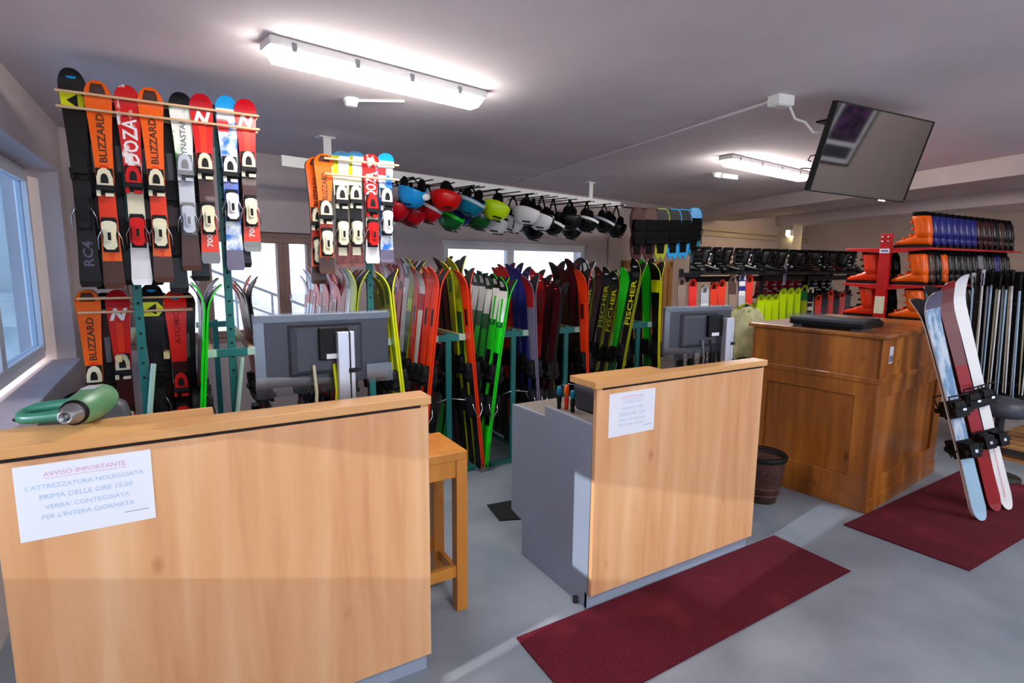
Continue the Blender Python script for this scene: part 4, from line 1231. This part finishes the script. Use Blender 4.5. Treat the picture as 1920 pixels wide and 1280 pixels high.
HEL = [  # label, colour, x, y, z(centre of opening), yaw, band
    ('dark red helmet, leftmost on the rail', 'gloss_crimson', 1.76, 5.02, 2.13, 30, None),
    ('dark red helmet hanging below the blue helmet', 'gloss_crimson', 1.95, 5.12, 2.10, 50, None),
    ('light blue child helmet with white patch on the rail', 'gloss_skyblue', 1.87, 4.87, 2.24, 20, None),
    ('dark red helmet between the blue and bright red helmets', 'gloss_crimson', 2.13, 5.14, 2.14, 40, 'gloss_silver'),
    ('bright red helmet beside the blue helmet', 'gloss_red', 2.24, 4.96, 2.24, 60, None),
    ('green helmet low behind the teal helmet', 'gloss_darkgreen', 2.42, 5.24, 2.08, 30, 'gloss_green'),
    ('navy helmet beside the bright red helmet', 'gloss_navy', 2.55, 5.28, 2.14, 20, 'gloss_silver'),
    ('teal helmet between the red and lime helmets', 'gloss_teal', 2.54, 5.02, 2.21, 30, 'gloss_silver'),
    ('dark green helmet behind the teal and lime helmets', 'gloss_darkgreen', 2.76, 5.30, 2.10, 40, 'gloss_silver'),
    ('lime yellow helmet on the rail', 'gloss_lime', 2.86, 5.09, 2.19, 60, None),
    ('small white helmet behind the lime helmet', 'gloss_white', 3.03, 5.40, 2.07, 30, None),
    ('white helmet low behind the large white helmet', 'gloss_white', 3.27, 5.44, 2.10, 20, None),
    ('large white helmet in front of the other white ones', 'gloss_white', 3.29, 5.19, 2.17, 40, None),
    ('black helmet low under the small white helmet', 'gloss_black', 3.60, 5.53, 2.03, 30, 'gloss_silver'),
    ('white helmet with black stripe right of the large white one', 'gloss_white', 3.53, 5.26, 2.12, 30, None),
    ('black helmet with white rim beside the striped white helmet', 'gloss_black', 3.80, 5.42, 2.09, 30, 'gloss_white'),
    ('black helmet in front, first from the striped white helmet', 'gloss_black', 3.99, 5.36, 2.15, 35, None),
    ('black helmet with silver rim, lowest of the black helmets', 'gloss_black', 4.20, 5.60, 2.06, 30, 'gloss_silver'),
    ('black helmet in front, second from the striped white helmet', 'gloss_black', 4.30, 5.43, 2.14, 35, 'gloss_white'),
    ('glossy black helmet second from the right end', 'gloss_black', 4.64, 5.51, 2.15, 25, 'gloss_silver'),
    ('glossy black helmet at the right end of the rail', 'gloss_black', 4.90, 5.58, 2.10, 20, None)]
for i, (lb, c, x, y, z, yw, bd_) in enumerate(HEL):
    h = helmet(lb, c, (x, y, z), yw, 14 if i % 2 else 6, bd_, i % 3 == 0)
    if 'light blue' in lb:
        part('white_patch', MB().loft([[(0.03 + .036 * math.cos(k * PI / 6) * s, -0.118 + d + .02 * (.03 + .036 * math.cos(k * PI / 6) * s), -0.03 + .026 * math.sin(k * PI / 6) * s) for k in range(12)] for d, s in ((.012, 1), (-.001, 1), (-.004, .8))]), 'gloss_white', h)
    if 'black stripe' in lb:
        part('stripe', MB().box((-.008, -.129, -.08), (.008, -.09, .0)), 'gloss_black', h)

helmet_rods()
# ---------------- snowshoes at the end of the rail
sr = thing('snowshoe_rail', 'dark rail holding the hanging snowshoes near the ceiling', 'rail', T((4.86, 5.22, 2.28)))
part('bar', MB().tube([(0, 0, 0), (1.38, .2, 0.06)], 0.010, 8), 'dark_metal', sr)
part('arm', MB().tube([(.35, .05, .015), (.42, .66, .10)], 0.010, 8), 'dark_metal', sr)
def snowshoe(label, M, c1, c2, c3):
    t = thing('snowshoe', label, 'snowshoe', M, 'snowshoes hanging from the rail')
    out = [(-.03, -.62), (-.075, -.50), (-.085, -.36), (-.07, -.28), (-.09, -.18), (-.095, -.06), (-.075, .02), (-.04, .05), (.04, .05), (.075, .02), (.095, -.06), (.09, -.18), (.07, -.28), (.085, -.36), (.075, -.50), (.03, -.62), (0.0, -.56)]
    part('deck', MB().prism(out, -0.012, 0.012, 'y'), c1, t, bevel=0.004)
    part('toe_panel', MB().prism([(x * .86, z) for x, z in out if z > -.2] + [(.07, -.2), (-.07, -.2)][::1], -0.018, -0.012, 'y') if False else MB().prism([(-.08, -.14), (-.08, -.05), (-.06, .01), (-.035, .035), (.035, .035), (.06, .01), (.08, -.05), (.08, -.14)], -0.018, -0.012, 'y'), c3, t)
    part('binding', MB().prism([(-.062, -.40), (-.078, -.2), (-.07, -.10), (.07, -.10), (.078, -.2), (.062, -.40)], -0.06, -0.012, 'y').box((-.06, -.075, -.24), (.06, -.05, -.20)).box((-.055, -.07, -.33), (.055, -.05, -.30)), c2, t, bevel=0.004)
    part('heel_plate', MB().prism([(-.035, -.52), (-.04, -.40), (.04, -.40), (.035, -.52)], -0.024, -0.012, 'y'), c2, t)
    for s in (-1, 1):
        part('strap', MB().tube([(s * .055, -.05, -.22), (s * .09, -.06, -.26), (s * .075, -.05, -.34), (s * .085, -.03, -.45)], 0.006, 5), 'strap_black', t)
SN = [('dark brown snowshoe, first from the helmets', 0.06, 'matte_maroon', 'liner_black', 'matte_maroon', 40), ('dark brown snowshoe, second from the helmets', 0.30, 'matte_maroon', 'liner_black', 'matte_brown', 25),
      ('black snowshoe with olive rim, third from the helmets', 0.54, 'matte_olive', 'liner_black', 'matte_black', 0), ('black snowshoe with light blue tail, fourth from the helmets', 0.80, 'matte_skyblue', 'liner_black', 'matte_black', -10),
      ('black snowshoe with light blue tail, fifth from the helmets', 1.03, 'matte_skyblue', 'liner_black', 'matte_black', -10), ('blue snowshoe with rounded blue tip, farthest from the helmets', 1.27, 'matte_teal', 'liner_black', 'gloss_skyblue', -15)]
for i, (lb, sx, a, b, c, yw) in enumerate(SN):
    snowshoe(lb, T((4.86 + sx, 5.22 + sx * .145 - .02, 2.25 + sx * .045 + (.03 if i == 5 else 0))) @ RZ(yw * .4 - 20) @ Matrix.Scale(1.2, 4, (1, 0, 0)), a, b, c)

# ================================================================== BOOTS
def ell(cx, cy, z, rx, ry, n=12, p=2.6):
    out = []
    for k in range(n):
        a = 2 * PI * k / n
        c, s = math.cos(a), math.sin(a)
        out.append((cx + rx * math.copysign(abs(c) ** (2 / p), c), cy + ry * math.copysign(abs(s) ** (2 / p), s), z))
    return out
def boot_parts():
    """ski boot, toe towards +y, heel at y=-0.1, sole at z=0, 0.30 m tall"""
    low = MB()
    rings = []
    for y, w, h in ((-0.105, .030, .085), (-0.095, .040, .115), (-0.06, .044, .13), (0.0, .046, .125), (0.05, .049, .10), (0.10, .050, .078), (0.14, .046, .066), (0.165, .036, .055), (0.172, .026, .045)):
        rings.append([(w * math.copysign(abs(math.cos(a)) ** .7, math.cos(a)), y, 0.022 + (h - .022) * (0.5 + .5 * math.copysign(abs(math.sin(a)) ** .8, math.sin(a)))) for a in [2 * PI * k / 12 for k in range(12)]])
    low.loft(rings[::-1])
    cuff = MB().loft([ell(0, -.045, .085, .047, .062), ell(0, -.040, .14, .050, .066), ell(0, -.028, .20, .050, .066), ell(0, -.012, .262, .054, .072), ell(0, -.008, .275, .050, .068)])
    liner = MB().loft([ell(0, -.008, .262, .045, .062), ell(0, -.002, .30, .046, .063), ell(0, .0, .312, .038, .054), ell(0, 0, .285, .030, .045)])
    sole = MB().prism([(-.034, -.105), (.034, -.105), (.04, 0), (.045, .1), (.030, .178), (-.030, .178), (-.045, .1), (-.04, 0)], 0, .026, 'z')
    bks = []
    for y, z, tl in ((0.105, .083, 20), (0.052, .112, 30), (0.036, .165, 75), (0.052, .225, 80)):
        b = MB().box((-.036, -.008, -.009), (.050, .010, .009), M=T((0, y, z)) @ RX(-90 + tl))
        bks.append(b)
    return low, cuff, liner, sole, bks
BL, BC, BLi, BS, BK = boot_parts()
BME = {}
def bm(kind, mb, m):
    k = (kind, m)
    if k not in BME:
        BME[k] = mb.mesh(kind.split('.')[0], m)
    return BME[k]
def boot(label, M, shell, cuff=None, buckle='matte_grey', group='ski boots'):
    t = thing('ski_boot', label, 'ski boot', M, group)
    link('lower_shell', bm('lower_shell', BL, shell), t)
    link('cuff', bm('cuff', BC, cuff or shell), t)
    link('liner', bm('liner', BLi, 'liner_black'), t)
    link('sole', bm('sole', BS, 'black_plastic'), t)
    for i, b in enumerate(BK):
        link('buckle', bm('buckle.%d' % i, b, buckle), t)
    return t

# red boot rack behind the pine desk
br = thing('boot_rack', 'red steel boot rack full of ski boots behind the pine desk', 'boot rack', T((5.60, 2.67, 0)))
RL = 2.0
SHZ = (1.785, 1.455, 1.135, 0.80, 0.46)
for x in (0.0, RL):
    part('post', MB().box((x - .022, -.045, 0), (x + .022, .045, 1.91)), 'rack_red', br, bevel=0.004)
for z in SHZ:
    part('shelf', MB().box((0.0, -.36, z - .022), (RL, .36, z - .004)), 'rack_red', br, bevel=0.003)
    part('shelf_arm', MB().prism([(-.36, z - .022), (.36, z - .022), (.05, z - .05), (-.05, z - .05)], -0.018, 0.0, 'x'), 'rack_red', br)
part('size_label', MB().box((-.0235, -.042, 1.735), (-.022, .042, 1.775)), 'paper', br)
part('size_label', MB().box((-.0235, -.042, 1.18), (-.022, .042, 1.34)), 'matte_cream', br)
part('label_print', MB().box((-.0242, -.03, 1.749), (-.0234, .03, 1.760)), 'matte_navy', br)
for dy in (-.025, .025):
    for z in (1.84, 1.88):
        part('bolt', MB().lathe([(0, 0), (.008, 0), (.008, -.006), (0, -.007)], 8, M=T((-.022, dy, z)) @ RY(90)), 'chrome', br)
part('foot', MB().box((-.03, -.36, 0), (.03, .36, .03)).box((RL - .03, -.36, 0), (RL + .03, .36, .03)), 'rack_red', br)
SHELF = ['top', 'second', 'third', 'fourth', 'bottom']
CN = dict(orange='orange', navy='dark blue', maroon='dark maroon', black='black', grey='grey', brown='dark brown')
rows = [
    ['orange', 'navy', 'navy', 'navy', 'navy', 'navy', 'navy', 'navy', 'maroon', 'maroon', 'maroon', 'black', 'brown', 'black', 'black'],
    ['orange', 'brown', 'black', 'orange', 'black', 'black', 'black', 'black', 'black', 'grey', 'black', 'black', 'navy', 'black', 'black'],
    ['orange', 'black', 'black', 'black', 'black', 'black', 'black', 'black', 'black', 'black', 'navy', 'black', 'black', 'black', 'black'],
    ['black'] * 15, ['black'] * 15]
for si, z in enumerate(SHZ):
    for i, c in enumerate(rows[si]):
        if si >= 3 and i > 10:
            continue
        boot('%s ski boot, %s from the left, %s shelf, near side of red rack' % (CN[c], ORD[i], SHELF[si]), T((5.66 + i * .128, 2.445, z - .004)), 'gloss_' + c, buckle='matte_slate' if c != 'orange' else 'matte_orange', group='ski boots on the red rack')
    if 1 <= si <= 3:
        for i in range(4):
            c = ['orange', 'orange', 'black', 'black'][i] if si < 3 else 'black'
            boot('%s ski boot, %s from the left, %s shelf, far side of red rack' % (CN[c], ORD[i], SHELF[si]), T((5.66 + i * .128, 2.84, z - .004)), 'gloss_' + ('redorange' if c == 'orange' else c), buckle='matte_black', group='ski boots on the red rack')

# black rack against the far wall: boots on top, skis below
GX0, GX1, GY = 5.22, 8.9, 4.62
gr = thing('far_ski_rack', 'long black rack with boots on top and skis below', 'ski rack', T((GX0, GY, 0)))
GL = GX1 - GX0
for x in (0, 1.55, 2.6, GL):
    part('post', MB().box((x - .02, .10, 0), (x + .02, .14, 1.56)), 'dark_metal', gr)
    part('arm', MB().box((x - .015, -.16, 1.47), (x + .015, .14, 1.495)), 'dark_metal', gr)
part('top_shelf', MB().box((0, -.17, 1.495), (GL, .15, 1.515)), 'dark_metal', gr)
part('boot_rail', MB().tube([(0, -.05, 1.62), (GL, -.05, 1.62)], 0.012, 8) if False else MB().box((0, .12, 1.40), (GL, .14, 1.47)), 'dark_metal', gr)
part('ski_rail', MB().box((0, -.03, 0.86), (GL, 0.0, 0.90)), 'dark_metal', gr)
part('lower_shelf', MB().box((1.6, 0.02, 1.16), (GL, .40, 1.18)), 'dark_metal', gr)
part('floor_tray', MB().box((0, -.12, 0.0), (GL, .16, 0.05)), 'dark_metal', gr)
part('end_bracket', MB().box((1.58, -.19, 1.36), (1.62, -.17, 1.62)), 'gloss_slate', gr)
for i in range(19):
    x = 5.30 + i * .19
    c = 'matte_black' if i not in (10, 14) else 'matte_olive'
    boot('black ski boot, %s from the left on the far black shelf' % ORD[i], T((x + random.uniform(-.02, .02), GY - .02, 1.515)) @ RZ(180 + random.uniform(-20, 20) + (35 if i % 2 else -20)), 'gloss_black' if i % 3 else 'gloss_maroon' if i in (12, 15) else 'gloss_black', 'gloss_black', 'matte_silver' if i % 4 == 1 else 'matte_black', 'black ski boots on the far shelf')
for i in range(9):
    x = 6.95 + i * .2
    c = 'wine' if i < 5 else 'black'
    boot('%s ski boot, %s from the left on the far lower shelf' % ('dark red' if i < 5 else 'black', ORD[i]), T((x, GY + .22, 1.18)) @ RZ(180 + random.uniform(-15, 15)), 'gloss_' + ('crimson' if i < 5 else 'black'), None, 'matte_silver', 'ski boots on the far lower shelf')
def wall_ski(label, kind, x, ztop, y=GY - .07, lean=2.0, base=0.052):
    L = round(ztop - base, 2)
    B = dict(tan=('tan', 'tan', 'brown'), red=('fluored', 'fluored', 'maroon'), white=('white', 'silver', 'grey'), orange=('redorange', 'redorange', 'maroon'), brown=('tan', 'brown', 'brown'),
             purple=('silver', 'navy', 'purple'), lime=('lime', 'lime', 'olive'), check=('cream', 'black', 'black'), dark=('maroon', 'black', 'black'), greens=('olive', 'darkgreen', 'black'))[kind]
    s_ = S('wall_%s_%.2f' % (kind, L), L, [(.55, G('black')), (.83, G(B[0])), (.93, G(B[1]) if kind != 'lime' else G('lime')), (1, G(B[0]))], G(B[2]), curl=.05, wt=.092, ww=.074, wl=.09, bind=BB_,
           ov=[(.93, .97, -.45, .45, G(B[2]))] + ([(.62, .66, -.8, .8, G('black')), (.70, .74, -.8, .8, G('black')), (.78, .82, -.8, .8, G('black'))] if kind == 'check' else []) + ([(.88, .92, -.8, .8, G('white')), (.80, .84, -.8, .8, G('white'))] if kind == 'purple' else []))
    ski_pair(label, s_, T((x, y - .10, base)) @ RX(-lean) @ RZ(-38), 'skis standing in the far black rack', both_bind=True)
WS = [('tan grey skis, leftmost in the far black rack', 'tan', 4.97, 1.478), ('red skis beside the tan ones in the far rack', 'red', 5.15, 1.462), ('white skis right of the red ones in the far rack', 'white', 5.36, 1.386),
      ('orange-red skis right of the white ones in the far rack', 'orange', 5.52, 1.425), ('second orange-red skis right of the white ones', 'orange', 5.66, 1.45), ('tan skis left of the purple-blue ones in the far rack', 'brown', 5.86, 1.50),
      ('tall purple-blue and white skis in the far black rack', 'purple', 6.04, 1.53), ('red skis right of the purple-blue ones', 'orange', 6.18, 1.50)]
for a in WS:
    wall_ski(*a)
hy = [1.10, 1.15, 1.25, 1.25, 1.25, 1.32, 1.32, 1.32]
hx = [6.20, 6.35, 6.50, 6.65, 6.80, 6.96, 7.12, 7.28]
for i in range(8):
    wall_ski('lime yellow skis, %s from the left of the lime row' % ORD[i], 'lime', hx[i] - .06, hy[i], y=GY - .06)
wall_ski('green skis right of the lime row', 'greens', 7.36, 1.36)
wall_ski('cream and black checked skis right of the lime row', 'check', 7.50, 1.33)
for i in range(6):
    wall_ski('dark red-topped skis, %s right of the checked pair' % ORD[i], 'dark' if i % 2 else 'orange', 7.70 + i * .15, 1.22 + .03 * (i % 3))
wall_ski('bright red skis standing alone before the pine door', 'red', 4.70, 1.345, y=4.75)

# pale yellow vest hanging behind the desk
vs = thing('folded_vest', 'pale yellow work vest hanging behind the pine desk', 'vest', T((3.98, 2.90, 0)) @ RZ(-35))
def wob(x, z, k): return .018 * math.sin(9 * x + 4 * z + k) + .012 * math.sin(23 * x - 11 * z)
vr = []
for z, hw, dp in ((0.86, .135, .05), (0.95, .14, .055), (1.05, .138, .06), (1.15, .135, .06), (1.22, .12, .05), (1.27, .075, .035)):
    vr.append([((hw + wob(a, z, 1)) * math.cos(a), dp * math.sin(a) + wob(a * .5, z * 3, 2), z + .012 * math.sin(3 * a)) for a in [2 * PI * k / 20 for k in range(20)]])
part('fabric', MB().loft(vr), 'cloth_pale', vs)
part('collar', MB().tube([(-.07, 0, 1.27), (0, -.03, 1.24), (.07, 0, 1.27), (0, .03, 1.30), (-.07, 0, 1.27)], .012, 6), 'matte_olive', vs)
ps = thing('coat_stand', 'slim dark stand under the pale yellow vest', 'stand', T((3.98, 2.90, 0)))
part('pole', MB().tube([(0, 0, 0), (0, 0, 1.30)], .014, 8), 'dark_metal', ps)
part('base', MB().lathe([(0, 0), (.15, 0), (.15, .015), (.02, .03), (0, .03)], 20), 'dark_metal', ps)

# ================================================================== SKI POLES, LEANING SKIS, RIGHT CORNER
pr_ = thing('pole_rack', 'black rail holding the row of silver ski poles', 'pole rack', T((6.02, 2.12, 0)))
part('upper_rail', MB().box((-.03, -.95, 1.30), (.03, .02, 1.325)), 'dark_metal', pr_)
part('lower_rail', MB().box((.10, -.95, 0.60), (.13, .02, 0.625)), 'dark_metal', pr_)
for y in (-.93, 0.0):
    part('upright', MB().box((.06, y - .02, 0), (.10, y + .02, 1.60)), 'dark_metal', pr_)
part('back_panel', MB().box((.13, -.95, .35), (.15, .02, 1.58)), 'black_plastic', pr_)
pole_sh = MB().tube([(0, 0, 0), (0, 0, 1.0)], [0.0045, 0.0085], 8)
pole_gr = MB().lathe([(0.009, 1.0), (.014, 1.01), (.013, 1.05), (.016, 1.08), (.014, 1.11), (.018, 1.125), (.012, 1.135), (0, 1.135)], 10)
pole_bk = MB().lathe([(0.005, .06), (.03, .068), (.032, .075), (.008, .085), (.005, .095)], 12)
pole_tp = MB().lathe([(.003, -.03), (.005, 0), (.005, .02)], 6)
pole_st = MB().tube([(0, 0, 1.12), (-.03, 0, 1.08), (-.035, 0, 1.0), (-.012, 0, 1.03), (0, 0, 1.12)], .004, 5)
PM = dict(shaft=[pole_sh.mesh('shaft', c) for c in ('gloss_silver', 'gloss_white', 'gloss_beige', 'gloss_iceblue')], grip=pole_gr.mesh('grip', 'black_plastic'), grip2=pole_gr.mesh('grip', 'matte_silver'), basket=pole_bk.mesh('basket', 'black_plastic'), tip=pole_tp.mesh('tip', 'chrome'), strap=pole_st.mesh('strap', 'strap_black'))
for i in range(20):
    row = i % 2
    y = 2.085 - i * .027
    z0 = 0.47 - random.uniform(0, .05)
    t = thing('ski_pole', '%s ski pole, %s from the left in the hanging row' % (('silver', 'white', 'beige', 'pale blue')[(i * 7) % 4], ORD[i]), 'ski pole',
              T((5.985 - row * .03, y, z0)) @ RX(random.uniform(-3.2, -1.2)) @ RZ(random.uniform(-40, 40)), 'silver ski poles hanging at the right')
    link('shaft', PM['shaft'][(i * 7) % 4], t)
    link('grip', PM['grip2'] if i < 4 else PM['grip'], t)
    link('basket', PM['basket'], t)
    link('tip', PM['tip'], t)
    link('strap', PM['strap'], t)

# freeride skis leaning on the desk
def touring_binding(o, L):
    for nm, z in (('toe_binding', .47 * L), ('heel_binding', .30 * L)):
        mb = MB().box((-.045, -.02, z - .06), (.045, -.006, z + .06))
        mb.prism([(-.045, z - .045), (-.03, z + .05), (.03, z + .05), (.045, z - .045)], -.065, -.02, 'y')
        mb.box((-.055, -.085, z - .02), (.055, -.06, z + .01))
        if nm == 'heel_binding':
            mb.box((-.03, -.10, z - .04), (.03, -.06, z + .045))
            mb.tube([(-.06, -.02, z), (-.075, .03, z - .05)], .004, 5).tube([(.06, -.02, z), (.075, .03, z - .05)], .004, 5)
        else:
            mb.tube([(-.05, -.05, z + .02), (-.06, -.06, z + .09), (.06, -.06, z + .09), (.05, -.05, z + .02)], .006, 6)
        part(nm, mb, 'black_plastic', o)
    part('chrome_fitting', MB().box((-.01, -.09, .47 * L - .004), (.012, -.085, .47 * L + .01)), 'chrome', o)
    part('chrome_fitting', MB().box((-.008, -.104, .30 * L - .01), (.010, -.10, .30 * L + .01)), 'chrome', o)
def lean_ski(label, style, foot, tip, face):
    """single ski from foot to tip point; face: direction the top sheet looks to"""
    foot, tip = Vector(foot), Vector(tip)
    z = (tip - foot).normalized()
    y = -(Vector(face) - z * Vector(face).dot(z)).normalized()
    x = y.cross(z)
    st2 = dict(style)
    st2['L'] = (tip - foot).length
    st2['name'] = style['name'] + '%.3f' % st2['L']
    t = thing('freeride_ski', label, 'ski', cols(x, y, z, foot), 'skis leaning on the pine desk')
    o = link('ski_body', ski_mesh(st2), t)
    touring_binding(t, st2['L'])
    return t
ICE = S('ice', 1.6, [(.30, G('iceblue')), (.90, 'mottle_ice'), (1, G('slate'))], G('white'), wt=.100, ww=.076, wl=.092, curl=.12, cl=.24, twin=True)
WINE = S('wine', 1.6, [(.62, G('wine')), (.95, G('mauve')), (1, G('wine'))], G('maroon'), wt=.100, ww=.076, wl=.092, curl=.11, cl=.24, twin=True)
WHT = S('wht', 1.6, [(1, G('white'))], G('slate'), wt=.100, ww=.076, wl=.092, curl=.11, cl=.24, twin=True, ov=[(.05, .3, -.2, .0, G('palepink'))])
FC = Vector((-0.52, -0.85, 0)).normalized()
def back_by(p, d): return tuple(Vector(p) - FC * d)
lean_ski('ice blue freeride ski leaning nearest on the pine desk', ICE, (4.325, 1.335, .012), (4.20, 1.745, 1.492), FC)
lean_ski('white-edged freeride ski back to back with the ice blue one', ICE, back_by((4.325, 1.335, .012), .017), back_by((4.20, 1.745, 1.470), .017), -FC)
lean_ski('dark red freeride ski leaning beside the white one', WINE, (4.585, 1.345, .012), (4.375, 1.745, 1.552), FC)
lean_ski('red-tipped freeride ski back to back with the dark red one', WINE, back_by((4.585, 1.345, .012), .017), back_by((4.375, 1.745, 1.54), .017), -FC)
lean_ski('white freeride ski leaning farthest right on the pine desk', WHT, (4.685, 1.315, .012), (4.47, 1.715, 1.592), (-0.42, -0.9, 0))

# grey stool seat and pallet in the dark corner at right
bs = thing('boot_bench_stool', 'dark grey round stool behind the leaning skis', 'stool', T((5.35, 1.62, 0)))
part('seat', MB().lathe([(0, .50), (.15, .50), (.17, .53), (.165, .60), (.12, .625), (0, .63)], 24), 'charcoal', bs)
part('column', MB().lathe([(.03, .03), (.03, .50)], 12), 'dark_metal', bs)
part('base', MB().lathe([(0, 0), (.17, 0), (.17, .02), (.03, .04), (0, .04)], 20), 'dark_metal', bs)
pl = thing('wooden_pallet', 'wooden pallet on the floor under the ski poles', 'pallet', T((5.92, 1.05, 0)))
for y in (0.0, .38, .76):
    part('stringer', MB().box((0, y, 0.02), (1.0, y + .08, .10)), 'pallet_wood', pl)
for i in range(7):
    part('deck_board', MB().box((i * .148, -.02, .10), (i * .148 + .11, .86, .122)), 'pallet_wood', pl, bevel=0.002)
for i in range(3):
    part('bottom_board', MB().box((i * .445, -.02, 0.0), (i * .445 + .11, .86, .02)), 'pallet_wood', pl)
